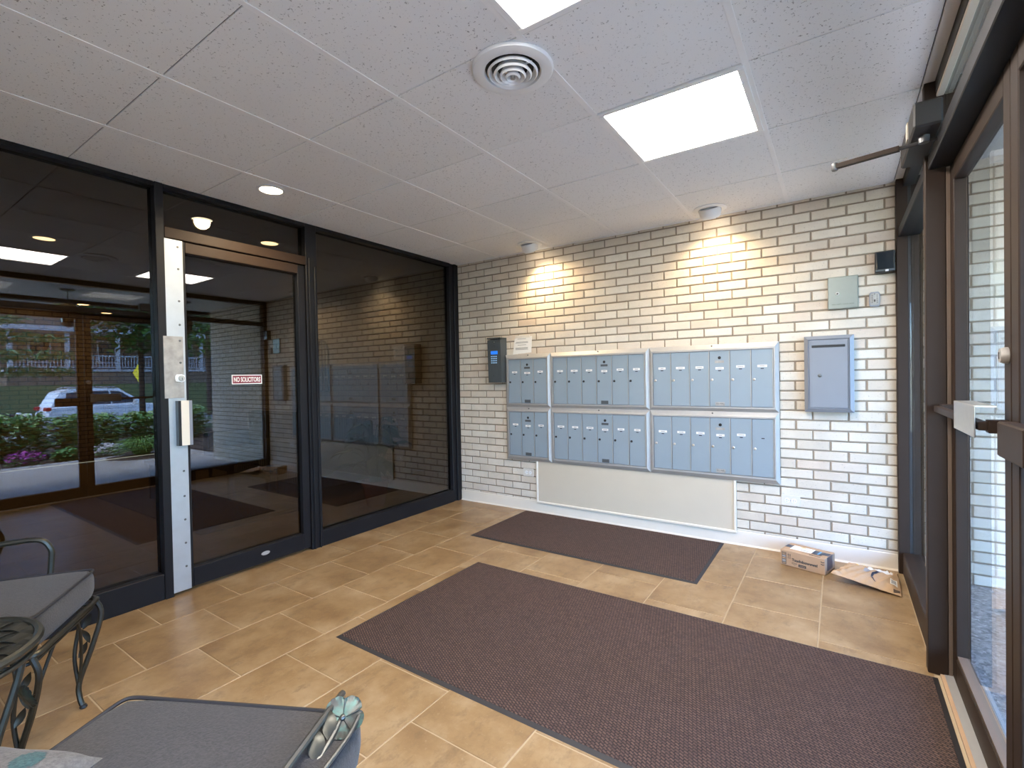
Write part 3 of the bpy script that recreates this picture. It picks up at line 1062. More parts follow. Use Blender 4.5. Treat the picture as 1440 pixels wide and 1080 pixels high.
fbox('face_plate', .008, .144, .012, .400, .001, M['charcoal'], t)
scn = fbox('screen', .040, .116, .268, .300, .004, M['screen'], t)
kp = MB().box(-.005, .005, -.003, .002, -.004, .004, .001).mesh('key', M['keys'])
for r in range(4):
    for c_ in range(4):
        z = .248 - r * .020
        inst(kp, 'key', t, (.046 + c_ * .0185, fx(z) - .002, z))
MB().lathe([(.010, 0), (.010, -.004), (0, -.005)], 14, 'y', (.065, fx(.06), .065)).build('key_lock', M['black'], t, True)
fbox('speaker_slot', .045, .120, .018, .030, .002, M['black'], t)
MB().lathe([(.003, 0), (.003, -.003), (0, -.003)], 8, 'y', (.082, fx(.375), .385)).build('camera_dot', M['steel'], t)
fbox('microphone_hole', .076, .086, .348, .353, .002, M['black'], t)

# notice
t = thing('paper_notice', 'typed white paper notice taped above the left mailbox unit', 'notice', (.672, 0, 1.468))
nt_ = MB().prism([(0, 0), (.205, .012), (.215, .165), (.022, .150)], -.004, -.0025, 'y').build('sheet', M['paper'], t)
for (x0, x1, z) in ((.055, .150, .135), (.040, .170, .106), (.030, .172, .098), (.055, .150, .078), (.030, .170, .052), (.030, .165, .044), (.030, .172, .036)):
    MB().box(x0, x1, -.0045, -.0038, z - .0022 + .008, z + .0022 + .008).build('printed_line', M['ink_grey'], t)
MB().box(.03, .19, -.005, -.001, .152, .176).build('tape_strip', M['plateW'], t)


# outlets
def outlet(x, z, label):
    t = thing('wall_outlet', label, 'outlet', (x, 0, z), 0, 'duplex outlets in the brick wall')
    MB().box(-.057, .057, -.006, -.0005, -.036, .036, .002).build('cover_plate', M['plateW'], t)
    for s in (-1, 1):
        f = MB().lathe([(.0165, 0), (.0165, -.0015), (.0155, -.0025), (0, -.0025)], 16, 'y', (s * .020, -.006, 0)).build('socket', M['white'], t, True)
        for (dx_, dz_, w_, h_) in ((-.003, .006, .004, .0012), (-.003, -.006, .004, .0012), (.008, 0, .002, .002)):
            MB().box(s * .020 + dx_ - w_, s * .020 + dx_ + w_, -.0090, -.0082, dz_ - h_, dz_ + h_).build('socket_hole', M['black'], f)
    MB().lathe([(.003, -.006), (.003, -.0075), (0, -.008)], 8, 'y').build('screw', M['screw'], t)


outlet(2.957, .366, 'white duplex outlet low on the brick wall, to the entrance side of the cream panel')
outlet(.822, .357, 'white duplex outlet low on the brick wall, to the glass side of the cream panel')

# parcel drop box
t = thing('drop_box', 'grey steel drop box with a letter slot on the brick wall', 'letter box', (3.048, 0, .985))
w_, h_ = .272, .500
outer, mid, inner = (0, w_, 0, h_), (.022, w_ - .022, .022, h_ - .022), (.026, w_ - .026, .026, h_ - .026)


def rect(r):
    return [(r[0], r[2]), (r[1], r[2]), (r[1], r[3]), (r[0], r[3])]


mb = MB()
rings = [(rect(outer), -.001), (rect(outer), -.055), (rect(mid), -.068), (rect(inner), -.060)]
vs = [(p[0], y, p[1]) for rr, y in rings for p in rr]
fs = [(4 * k + i, 4 * k + (i + 1) % 4, 4 * k + 4 + (i + 1) % 4, 4 * k + 4 + i) for k in range(3) for i in range(4)] + [(3, 2, 1, 0), (12, 13, 14, 15)]
mb.add(vs, fs).build('cabinet', M['box_grey'], t)
dd = MB().box(.030, w_ - .030, -.066, -.058, .030, h_ - .032, .0015).build('cabinet_door', M['box_grey'], t)
MB().box(.042, w_ - .045, -.0672, -.064, h_ - .078, h_ - .060, .003).build('letter_slot', M['black'], dd)
MB().lathe([(.0115, 0), (.0115, -.004), (.008, -.006), (0, -.006)], 16, 'y', (.088, -.066, .240)).build('lock', M['screw'], dd, True)
MB().box(w_ - .034, w_ - .031, -.0668, -.06, .03, h_ - .032).build('hinge_line', M['charcoal'], dd)

# fire department box
t = thing('key_box', 'square sage steel key box with small lock and lettering on the brick wall', 'key box', (3.183, 0, 1.656))
MB().box(0, .163, -.022, -.001, 0, .208, .002).build('case', M['sage'], t)
MB().box(.004, .159, -.0245, -.021, .004, .204, .001).build('cover', M['sage'], t)
lk = MB().lathe([(.0115, 0), (.0115, -.003), (.007, -.0045), (0, -.0045)], 16, 'y', (.052, -.0245, .098)).build('lock', M['alu'], t, True)
MB().lathe([(.005, -.004), (.005, -.0052), (0, -.0052)], 10, 'y', (.052, -.0245, .098)).build('keyhole', M['black'], lk)
text('box_lettering', 'FIRE DEPT. LOCK BOX', .009, M['ink'], t, (.022, -.0248, .026), (1, 0, 0), (0, 0, 1), width=.118)

# small push-button key safe
t = thing('key_safe', 'small grey push-button key safe near the entrance corner', 'key safe', (3.428, 0, 1.700))
prof = [(-.026, -.040), (-.018, -.047), (.018, -.047), (.026, -.040), (.028, 0), (.026, .036), (.018, .044), (-.018, .044), (-.026, .036), (-.028, 0)]
MB().prism(prof, -.026, -.001, 'y').build('case', M['box_grey'], t)
MB().prism([(a * .8, b * .8) for a, b in prof], -.030, -.025, 'y').build('face', M['galv_worn'], t)
bt = MB().lathe([(.0028, 0), (.0028, -.003), (0, -.0035)], 8, 'y').mesh('button', M['black'])
for s in (-1, 1):
    for k in range(5):
        inst(bt, 'button', t, (s * .0125, -.030, .022 - k * .011))
MB().box(-.004, .004, -.034, -.029, -.018, -.004, .001).build('latch', M['black'], t)
MB().lathe([(.003, 0), (.003, -.003), (0, -.0035)], 8, 'y', (0, -.030, .030)).build('release_button', M['black'], t)

# small black monitor in the corner
t = thing('motion_sensor', 'black box-shaped sensor at the top of the entrance corner post', 'sensor', (3.43, 0, 1.857))
MB().box(0, .098, -.060, -.001, 0, .128, .003).build('case', M['black'], t)
MB().box(.008, .090, -.063, -.059, .020, .122, .001).build('dark_face', M['glass_car'], t)
MB().box(.0, .098, -.064, -.059, .004, .016, .001).build('lower_strip', M['charcoal'], t)
MB().box(.050, .066, -.067, -.062, .002, .014, .001).build('led_lens', M['white'], t)


# ------------------------------------------------------------------ mats
def floor_mat(label, x0, x1, y0, y1):
    t = thing('door_mat', label, 'mat', (x0, y0, 0), 0, 'brown entrance mats')
    w, l = x1 - x0, y1 - y0
    b = .018
    MB().box(b, w - b, b, l - b, .0005, .009, .002).build('pile', M['mat'], t)
    mb = MB()
    o = [(0, 0), (w, 0), (w, l), (0, l)]
    i = [(b, b), (w - b, b), (w - b, l - b), (b, l - b)]
    vs = [(p[0], p[1], .0004) for p in o] + [(p[0], p[1], .0075) for p in i] + [(p[0], p[1], .0004) for p in i]
    fs = [(k, (k + 1) % 4, 4 + (k + 1) % 4, 4 + k) for k in range(4)] + [(4 + k, 4 + (k + 1) % 4, 8 + (k + 1) % 4, 8 + k) for k in range(4)]
    mb.add(vs, fs).build('rubber_edge', M['rubber'], t)


floor_mat('large brown ribbed mat inside the entrance doors', 1.197, 3.562, -2.378, -1.255)
floor_mat('smaller brown ribbed mat under the mailboxes', .799, 2.531, -.854, -.028)

# ------------------------------------------------------------------ parcels
ang = math.atan2(-.072, .247)
t = thing('cardboard_box', 'brown cardboard parcel box with white label, against the cream base', 'parcel', (2.913, -.250, 0), ang)
bl, bd, bh = .258, .172, .101
MB().box(0, bl, 0, bd, 0, bh, .004).build('carton', M['card'], t)
MB().box(.004, bl - .004, .070, .120, bh - .0005, bh + .0012).build('tape_strip', M['tape'], t)
MB().box(bl - .0005, bl + .0012, .035, .125, .020, bh + .001).build('tape_end', M['tape'], t)
lb = MB().box(.042, .165, .042, .125, bh + .0008, bh + .0020).build('shipping_label', M['paper'], t)
MB().box(.085, .112, .108, .120, bh + .0019, bh + .0025).build('label_patch', M['yellow'], lb)
MB().box(.10, .150, .06, .066, bh + .0019, bh + .0025).build('label_print', M['ink_grey'], lb)
MB().box(.168, .222, .044, .118, bh + .0012, bh + .0022).build('tape_patch', M['tape'], t)
MB().box(.196, .206, .05, .115, bh + .002, bh + .0027).build('tape_mark', M['tapeblue'], t)
br = MB().box(.165, .225, .010, .026, bh, bh + .0008).build('barcode', M['ink'], t)
MB().box(.168, .222, .013, .023, bh + .0006, bh + .0012).build('barcode_field', M['card'], t)
for k in range(9):
    MB().box(.170 + k * .0057, .1722 + k * .0057, .013, .023, bh + .001, bh + .0016).build('barcode_bar', M['ink'], t)
# printing on the front face (y = 0)
pn = MB().box(.010, .036, -.0010, .0005, .010, .086).build('printed_panel', M['ink'], t)
for z0, z1, mt in ((.014, .020, 'card'), (.024, .040, 'ink_grey'), (.044, .052, 'card'), (.055, .066, 'ink_grey'), (.070, .074, 'card'), (.078, .082, 'card')):
    MB().box(.013, .033, -.0014, -.0008, z0, z1).build('panel_band', M[mt], pn)
for k in range(2):
    x = .048 + k * .011
    MB().prism([(x - .0012, .056), (x + .0012, .056), (x + .0012, .074), (x + .0042, .072), (x, .082), (x - .0042, .072), (x - .0012, .074)], -.0010, .0003, 'y').build('up_arrow', M['ink'], t)
MB().box(.043, .063, -.0010, .0003, .052, .0535).build('arrow_base', M['ink'], t)
text('box_lettering', 'Touchdoowwwn!', .024, M['ink'], t, (.070, -.0008, .040), (1, 0, 0), (0, 0, 1), width=.146, bold=.0010)
text('box_lettering', 'prime', .014, M['ink'], t, (.070, -.0008, .024), (1, 0, 0), (0, 0, 1), width=.030)
MB().prism([(.072, .021), (.078, .0175), (.088, .0175), (.096, .021), (.088, .0195), (.078, .0195)], -.0010, .0003, 'y').build('curved_line', M['ink'], t)
pp = MB().box(.108, .152, -.0010, .0003, .012, .028).build('printed_badge', M['ink'], t)
text('badge_lettering', 'VIDEO', .0095, M['card'], pp, (.114, -.0014, .0165), (1, 0, 0), (0, 0, 1), width=.032)
for z in (.064, .078):
    MB().prism([(.234, z), (.244, z - .004), (.254, z), (.254, z + .004), (.244, z + .001), (.234, z + .005)], -.0010, .0003, 'y').build('printed_mark', M['ink'], t)

# padded envelope
t = thing('paper_envelope', 'crumpled brown paper mailer lying on the floor in the entrance corner', 'parcel', (3.19, -.40, 0))
c00, c10, c11, c01 = Vector((0, -.005, .055)), Vector((.328, -.048, .006)), Vector((.333, .225, .030)), Vector((.098, .215, .058))
NU, NV = 72, 40


def env(u, v, side):
    a = c00.lerp(c10, u)
    b = c01.lerp(c11, u)
    p = a.lerp(b, v)
    edge = min(u, 1 - u, v * .8, (1 - v) * .8)
    puff = .020 * min(1, edge / .18) ** .6
    wr = .0030 * math.sin(23 * u + 9 * v) * math.sin(17 * v + 3 * u) + .003 * math.sin(41 * u - 12 * v)
    if u < .18:
        wr += .007 * math.sin(30 * v) * (1 - u / .18)
    if v > .85 and u > .75:
        wr += .010 * abs(math.sin(50 * u))
    z = p.z + (puff + wr * (1 if edge > .01 else .5)) * (1 if side else -.35)
    return Vector((p.x, p.y, max(.003 if not side else .005, z)))


mb = MB()
vs, fs = [], []
for side in (1, 0):
    for i in range(NU + 1):
        for j in range(NV + 1):
            vs.append(env(i / NU, j / NV, side))
n1_ = (NU + 1) * (NV + 1)
for s in (0, n1_):
    for i in range(NU):
        for j in range(NV):
            a = s + i * (NV + 1) + j
            fs.append((a, a + 1, a + NV + 2, a + NV + 1))
ring = [i * (NV + 1) for i in range(NU + 1)] + [NU * (NV + 1) + j for j in range(1, NV + 1)] + [i * (NV + 1) + NV for i in range(NU - 1, -1, -1)] + [j for j in range(NV - 1, 0, -1)]
for k in range(len(ring)):
    a, b = ring[k], ring[(k + 1) % len(ring)]
    fs.append((a, b, b + n1_, a + n1_))
mb.add(vs, fs).build('bag', M['kraft'], t, True)


def decal(name, mat, poly_fn, nu, nv, lift=.0016):
    nu, nv = nu * 2, nv * 2
    vs, fs = [], []
    for i in range(nu + 1):
        for j in range(nv + 1):
            u, v = poly_fn(i / nu, j / nv)
            p = env(u, v, 1)
            vs.append((p.x, p.y, p.z + lift))
    for i in range(nu):
        for j in range(nv):
            a = i * (nv + 1) + j
            fs.append((a, a + 1, a + nv + 2, a + nv + 1))
    return MB().add(vs, fs).build(name, mat, t, True)


decal('address_label', M['paper'], lambda a, b: (.42 + .46 * a, .74 + .17 * b - .02 * a), 30, 10)
decal('printed_arc', M['tape'], lambda a, b: (.70 + .15 * math.cos(math.pi * (.42 + .95 * a)) * (1 + .28 * (b - .5) * math.sin(math.pi * a)),
                                              .44 + .30 * math.sin(math.pi * (.42 + .95 * a)) * (1 + .34 * (b - .5) * math.sin(math.pi * a))), 24, 3)
lb2 = decal('white_label', M['paper'], lambda a, b: (.84 + .11 * a, .30 + .26 * b), 5, 6)
decal('label_print', M['ink_grey'], lambda a, b: (.855 + .075 * a, .34 + .18 * b), 5, 6, .0030)
decal('printed_stamp', M['ink_grey'], lambda a, b: (.38 + .11 * a, .56 + .16 * b), 5, 6)
decal('yellow_strip', M['yellow'], lambda a, b: (.17 + .17 * a, .88 + .06 * b), 8, 3)
decal('corner_print', M['wood'], lambda a, b: (.885 + .09 * a, .03 + .10 * b), 6, 4)


# ------------------------------------------------------------------ wrought iron seating
def arc(p0, p1, p2, n=10):
    p0, p1, p2 = Vector(p0), Vector(p1), Vector(p2)
    return [(1 - s) ** 2 * p0 + 2 * s * (1 - s) * p1 + s * s * p2 for s in [i / n for i in range(n + 1)]]


def spline(pts, n=6):
    pts = [Vector(p) for p in pts]
    P = [pts[0] * 2 - pts[1]] + pts + [pts[-1] * 2 - pts[-2]]
    out = []
    for i in range(1, len(P) - 2):
        for k in range(n):
            s = k / n
            a, b, c, d = P[i - 1], P[i], P[i + 1], P[i + 2]
            out.append(.5 * ((2 * b) + (c - a) * s + (2 * a - 5 * b + 4 * c - d) * s * s + (3 * b - a - 3 * c + d) * s ** 3))
    out.append(pts[-1])
    return out


def flower(parent, centre, normal, r, name='flower'):
    nrm = Vector(normal).normalized()
    q = Vector((0, 0, 1)).rotation_difference(nrm).to_matrix().to_4x4()
    q.translation = Vector(centre)
    N, R = 50, 7
    vs, fs = [(0, 0, 0)], []
    for k in range(1, R + 1):
        s = k / R
        for j in range(N):
            a = 2 * math.pi * j / N
            lobe = abs(math.sin(2.5 * a))
            rr = r * s * (1 - .20 * (1 - lobe ** .5) * s)
            h = r * (.15 * s * s - .05 * (1 - lobe) * s + .03 * math.cos(20 * a) * s * (s > .8))
            vs.append((rr * math.cos(a), rr * math.sin(a), h))
    for j in range(N):
        fs.append((0, 1 + j, 1 + (j + 1) % N))
    for k in range(R - 1):
        for j in range(N):
            a, b = 1 + k * N + j, 1 + k * N + (j + 1) % N
            fs.append((a, b, b + N, a + N))
    f = MB().add(vs, fs).xf(q).build(name, M['flower'], parent, True)
    MB().lathe([(.13 * r, 0), (.13 * r, .10 * r), (.07 * r, .16 * r), (0, .17 * r)], 12).xf(q).build('flower_centre', M['pewter'], f, True)
    for j in range(5):
        a = 2 * math.pi * (j + .5) / 5 + math.pi / 5
        MB().tube([(.15 * r * math.cos(a), .15 * r * math.sin(a), .02 * r), (.55 * r * math.cos(a), .55 * r * math.sin(a), .09 * r), (.9 * r * math.cos(a), .9 * r * math.sin(a), .22 * r)], [.02 * r, .03 * r, .01 * r], 6).xf(q).build('petal_rib', M['pewter'], f, True)
    return f


def leaf_geo(mb, base, tip, width, normal, bow=.15):
    b, tp = Vector(base), Vector(tip)
    ax = tp - b
    sd = ax.cross(Vector(normal)).normalized()
    nm = Vector(normal).normalized()
    vs, fs = [], []
    n = 6
    for i in range(n + 1):
        s = i / n
        w = width * math.sin(math.pi * min(.98, max(.02, s)) ** .8) * .5
        c = b + ax * s + nm * (bow * ax.length * math.sin(math.pi * s))
        vs += [c - sd * w - nm * w * .25, c + nm * w * .05, c + sd * w - nm * w * .25]
    for i in range(n):
        a = 3 * i
        fs += [(a, a + 1, a + 4, a + 3), (a + 1, a + 2, a + 5, a + 4)]
    mb.add(vs, fs)


# flower paint: verdigris fading to pewter at the rim (painted on the metal)
m, nt, bs = newmat('painted_flower')
at = nt.nodes.new('ShaderNodeAttribute')
at.attribute_name = 'none'
tc = nt.nodes.new('ShaderNodeTexCoord')
nf = noise(nt, 45, 4, .7)
nt.links.new(mix_rgb(nt, ramp(nt, nf, [(.42, 0.0), (.62, 1.0)]), (.060, .060, .056), (.055, .12, .108)), bs.inputs['Base Color'])
bs.inputs['Metallic'].default_value = .5
bs.inputs['Roughness'].default_value = .38
M['flower'] = m


def cushion_geo(w, d, h, r=.03, puff=.012):
    """soft box: origin at front corner, x along the front, y to the back"""
    NX, NY, NZ = 14, 14, 5
    bm = bmesh.new()
    bmesh.ops.create_cube(bm, size=1)
    bmesh.ops.subdivide_edges(bm, edges=bm.edges[:], cuts=9, use_grid_fill=True)
    vs = []
    for v in bm.verts:
        x, y, z = v.co * 2
        ex, ey = 1 - x * x, 1 - y * y
        k = 1 - .05 * abs(x) ** 8 * abs(y) ** 8
        rx = 1 - (.5 * (r / w) * 2) * abs(z) ** 4
        ry = 1 - (.5 * (r / d) * 2) * abs(z) ** 4
        px = x * w / 2 * rx * k
        py = y * d / 2 * ry * k
        pz = z * h / 2 + (puff * ex ** .5 * ey ** .5 if z > .99 else 0)
        vs.append((px + w / 2, py + d / 2, pz + h / 2))
    bm.verts.index_update()
    fs = [[v.index for v in f.verts] for f in bm.faces]
    bm.free()
    return vs, fs


def cushion(parent, w, d, h, z0, name='seat_cushion', out=0.0):
    w += out
    vs, fs = cushion_geo(w, d, h)
    o = MB().add(vs, fs).build(name, M['cushion'], parent, True, loc=(-out, 0, z0))
    k = .985
    rim = []
    for i in range(64):
        a = 2 * math.pi * i / 64
        ca, sa = math.cos(a), math.sin(a)
        e = .09
        x = math.copysign(abs(ca) ** e, ca) * w / 2 * .965
        y = math.copysign(abs(sa) ** e, sa) * d / 2 * .965
        rim.append((x + w / 2, y + d / 2, h - .001))
    MB().tube(rim, .0045, 6, closed=True).build('piping', M['piping'], o, True)
    return o


def v_leg(parent, px, py, sx, sy, zt, splay=.05):
    """cabriole leg: a bowed bar with two thinner braces that meet it above the foot, leaves between them"""
    q = lambda ox, oy, z: (px - sx * ox, py - sy * oy, z)
    foot = Vector(q(.040, .030, 0))
    a = spline([q(0, 0, zt), q(-.004, -.018, zt * .84), q(.012, .008, zt * .55), q(.024, .046, zt * .24), q(.030, .045, zt * .10), foot], 6)
    o = MB().tube(a, [.0095] * len(a), 8).build('leg', M['iron'], parent, True)
    b = spline([q(.012, .055, zt), q(.012, .045, zt * .82), q(.022, .060, zt * .50), q(.024, .050, zt * .22)], 6)
    MB().tube(b, [.007] * len(b), 8).build('leg_brace', M['iron'], o, True)
    c = spline([q(.16, .0, zt), q(.10, .010, zt * .80), q(.045, .030, zt * .50), q(.028, .044, zt * .24)], 6)
    MB().tube(c, [.0055] * len(c), 8).build('leg_brace', M['iron'], o, True)
    lv = MB()
    for k, z in enumerate((.80, .66, .53)):
        cen = Vector(q(.010, .022 + .008 * k, zt * z))
        d = Vector((0, -sy * .014 * (1 if k % 2 else -1), .030))
        leaf_geo(lv, cen - d, cen + d, .022, (1, 0, 0))
    lv.build('leaf_ornament', M['iron'], o, True)
    MB().lathe([(.011, 0), (.013, .004), (.010, .012), (0, .013)], 10, 'z', foot).build('foot_cap', M['black'], o, True)
    return o


def wrought_chair(label, loc, rz, w, d, zs, hc, arms=True, out=0.0):
    t = thing('iron_seat', label, 'chair', loc, rz, 'wrought iron patio seats')
    # seat frame: rounded rectangle bar
    rail = [(0, 0), (w, 0), (w, d), (0, d)]
    pts = []
    for i, c in enumerate(rail):
        p0, p1, p2 = Vector(rail[i - 1]), Vector(c), Vector(rail[(i + 1) % 4])
        q0, q1 = p1 + (p0 - p1).normalized() * .04, p1 + (p2 - p1).normalized() * .04
        for s in (0, .33, .66, 1):
            q = (1 - s) ** 2 * q0 + 2 * s * (1 - s) * p1 + s * s * q1
            pts.append((q.x, q.y, zs - .010))
    MB().tube(pts, .010, 8, closed=True).build('seat_frame', M['iron'], t, True)
    low = [(p[0] * .96 + .02 * w, p[1] * .96 + .02 * d, zs - .035) for p in pts]
    MB().tube(low, .006, 8, closed=True).build('lower_frame', M['iron'], t, True)
    cushion(t, w, d, hc, zs + .001, out=out)
    for (px, py, sx, sy) in ((.012, .012, -1, -1), (w - .012, .012, 1, -1), (.012, d - .012, -1, 1), (w - .012, d - .012, 1, 1)):
        v_leg(t, px, py, sx, sy, zs - .012)
    if arms:
        za = .655
        for x, s in ((-.004, -1), (w + .004, 1)):
            pts = spline([(x, .165, zs - .01), (x + s * .012, .155, za - .09), (x + s * .012, .158, za - .035), (x + s * .012, .20, za), (x + s * .012, .34, za - .004), (x, d + .02, za + .02)], 6)
            MB().tube(pts, .0105, 8).build('armrest', M['iron'], t, True)
        bk = [(.0, d, zs - .01), (.0, d + .05, zs + .25), (.03, d + .10, zs + .46), (w / 2, d + .13, zs + .52), (w - .03, d + .10, zs + .46), (w, d + .05, zs + .25), (w, d, zs - .01)]
        MB().tube(spline(bk, 6), .0105, 8).build('back_frame', M['iron'], t, True)
        for k in range(1, 5):
            x = w * k / 5
            MB().tube([(x, d, zs - .01), (x, d + .05, zs + .25), (x, d + .115, zs + .49)], .006, 6).build('back_bar', M['iron'], t, True)
    return t


# seat by the tinted glass, with an arm
u1 = Vector((.375, -.265)).normalized()
rz1 = math.atan2(u1.y, u1.x) + 0
# local x along the front, local y towards the back: back = (-.58,-.815) is x rotated by -90, so mirror the front corner
F2 = Vector((1.155, -3.425))
ch1 = wrought_chair('dark wrought iron armchair with charcoal cushion next to the tinted glass', (F2.x, F2.y, 0), math.atan2(-u1.y, -u1.x), .455, .47, .415, .105)
# low bench in the lower foreground
A_, B_ = Vector((1.80, -3.385)), Vector((2.275, -3.145))
u2 = (B_ - A_).normalized()
bench = wrought_chair('backless wrought iron seat with grey cushion and metal flower in front of the camera', (B_.x, B_.y, 0), math.atan2(-u2.y, -u2.x), .535, .50, .40, .098, arms=False, out=.085)
R2 = Matrix.Rotation(math.atan2(-u2.y, -u2.x), 4, 'Z')
# side panel with the flower at the corner nearest the entrance: local x < 0 side
sp = MB().tube(spline([(-.012, -.02, .522), (-.016, .05, .530), (-.016, .28, .528), (-.012, .48, .50)], 6), .0075, 8).build('side_rail', M['pewter'], bench, True)
MB().tube(spline([(-.080, .040, .516), (-.082, .10, .512), (-.070, .2, .508), (-.05, .33, .505)], 6), .0045, 8).build('side_scroll', M['pewter'], sp, True)
MB().tube(spline([(-.04, .02, .52), (-.045, .10, .505), (-.035, .2, .49), (-.02, .28, .50)], 6), .006, 8).build('flower_stem', M['pewter'], sp, True)
lv = MB()
leaf_geo(lv, (-.04, .10, .505), (-.022, .055, .535), .030, (0, -.3, 1))
leaf_geo(lv, (-.038, .15, .50), (-.020, .105, .53), .034, (0, -.3, 1))
lv.build('metal_leaf', M['iron'], sp, True)
flower(bench, (-.048, .052, .518), (-.22, .42, .87), .046)

# low side table with woven iron top
t = thing('side_table', 'small round wrought iron side table with woven strap top in front of the armchair', 'table', (1.435, -3.675, 0))
R_, ZT = .205, .60
MB().tube([(R_ * math.cos(a), R_ * math.sin(a), ZT) for a in [2 * math.pi * i / 48 for i in range(48)]], .011, 8, closed=True).build('rim', M['iron'], t, True)
MB().tube([(R_ * .96 * math.cos(a), R_ * .96 * math.sin(a), ZT - .030) for a in [2 * math.pi * i / 48 for i in range(48)]], .007, 8, closed=True).build('apron_ring', M['iron'], t, True)
for fam in (0, 1):
    an = math.radians(32 if fam == 0 else 122)
    dx_, dy_ = Vector((math.cos(an), math.sin(an), 0)), Vector((-math.sin(an), math.cos(an), 0))
    for k in range(-3, 4):
        off = k * .056
        half = math.sqrt(max(0, R_ ** 2 - off ** 2))
        n = 16
        vs, fs = [], []
        for i in range(n + 1):
            s = -half + 2 * half * i / n
            ph = math.cos(math.pi * s / .056 + math.pi * (k + fam))
            z = ZT + .004 * ph
            c = dx_ * s + dy_ * off
            for q in (-.021, .021):
                p = c + dy_ * q
                if p.length > R_:
                    p = p * (R_ / p.length)
                vs.append((p.x, p.y, z + .001))
                vs.append((p.x, p.y, z - .001))
        for i in range(n):
            a = 4 * i
            fs += [(a, a + 2, a + 6, a + 4), (a + 1, a + 5, a + 7, a + 3), (a, a + 4, a + 5, a + 1), (a + 2, a + 3, a + 7, a + 6)]
        MB().add(vs, fs).build('strap', M['iron'], t)
for ang in (105, 225, 345):
    a = math.radians(ang)
    ca, sa = math.cos(a), math.sin(a)
    P = lambda r, z: (r * ca, r * sa, z)
    lg = MB().tube(spline([P(.195, ZT - .01), P(.185, ZT - .12), P(.13, .30), P(.12, .18), P(.165, .06), P(.20, 0)], 6), .009, 8).build('leg', M['iron'], t, True)
    MB().tube(spline([P(.155, ZT - .03), P(.10, .42), P(.12, .30)], 6), .0055, 8).build('leg_scroll', M['iron'], lg, True)
    flower(lg, P(.19, .40), (ca, sa, .25), .042)
MB().tube([(.12 * math.cos(a), .12 * math.sin(a), .19) for a in [2 * math.pi * i / 32 for i in range(32)]], .006, 8, closed=True).build('stretcher_ring', M['iron'], t, True)

# loose pillow at the picture's lower left corner
t = thing('throw_pillow', 'light grey pillow with a dark teal motif on the backless seat', 'pillow', (2.02, -3.69, .508), math.radians(28))
vs, fs = [], []
NP = 20
for sgn in (1, -1):
    for i in range(NP + 1):
        for j in range(NP + 1):
            u, v = i / NP * 2 - 1, j / NP * 2 - 1
            e = max(0, (1 - u ** 4)) ** .5 * max(0, (1 - v ** 4)) ** .5
            k = 1 - .08 * (1 - abs(u)) * abs(v) - .08 * (1 - abs(v)) * abs(u)
            vs.append((u * .145 * k, v * .125 * k, .042 + sgn * .040 * e))
nn = (NP + 1) ** 2
for s in (0, nn):
    for i in range(NP):
        for j in range(NP):
            a = s + i * (NP + 1) + j
            fs.append((a, a + 1, a + NP + 2, a + NP + 1))
MB().add(vs, fs).build('pillow_body', M['pillow'], t, True)
vs, fs = [], []
for i in range(9):
    for j in range(9):
        u, v = .26 + .34 * i / 8, .34 + .40 * j / 8
        e = max(0, (1 - u ** 4)) ** .5 * max(0, (1 - v ** 4)) ** .5
        k = 1 - .08 * (1 - abs(u)) * abs(v) - .08 * (1 - abs(v)) * abs(u)
        vs.append((u * .145 * k, v * .125 * k, .0435 + .040 * e))
for i in range(8):
    for j in range(8):
        if (i - 3.5) ** 2 + (j - 3.5) ** 2 < 15:
            a = i * 9 + j
            fs.append((a, a + 1, a + 10, a + 9))
MB().add(vs, fs).build('motif', M['pillow_motif'], t, True)


# ------------------------------------------------------------------ lobby behind the tinted glass
def leafy(parent, mat, name, n, cx, cy, cz, rx, ry, rz, size, seed, flat=.6, kind='stuff', boxy=False):
    rnd = random.Random(seed)
    mb = MB()
    for k in range(n):
        while True:
            p = Vector((rnd.uniform(-1, 1), rnd.uniform(-1, 1), rnd.uniform(-1, 1)))
            if (.35 < p.length < 1) if not boxy else (.4 < p.length and abs(p.x) ** 5 + abs(p.y) ** 5 + abs(p.z) ** 5 < 1.3):
                break
        c = Vector((cx + p.x * rx, cy + p.y * ry, cz + p.z * rz))
        ax = Vector((p.x + rnd.uniform(-.6, .6), p.y + rnd.uniform(-.6, .6), rnd.uniform(-.5, .6))).normalized()
        sd = ax.cross(Vector((rnd.uniform(-.4, .4), rnd.uniform(-.4, .4), 1))).normalized()
        up = sd.cross(ax)
        s = size * rnd.uniform(.7, 1.3)
        mb.add([c - ax * s * .5, c + sd * s * flat * .5 + up * s * .08, c + ax * s * .5, c - sd * s * flat * .5 + up * s * .08], [(0, 1, 2), (0, 2, 3)])
    o = mb.build(name, mat, parent)
    if kind:
        o['kind'] = kind
    return o


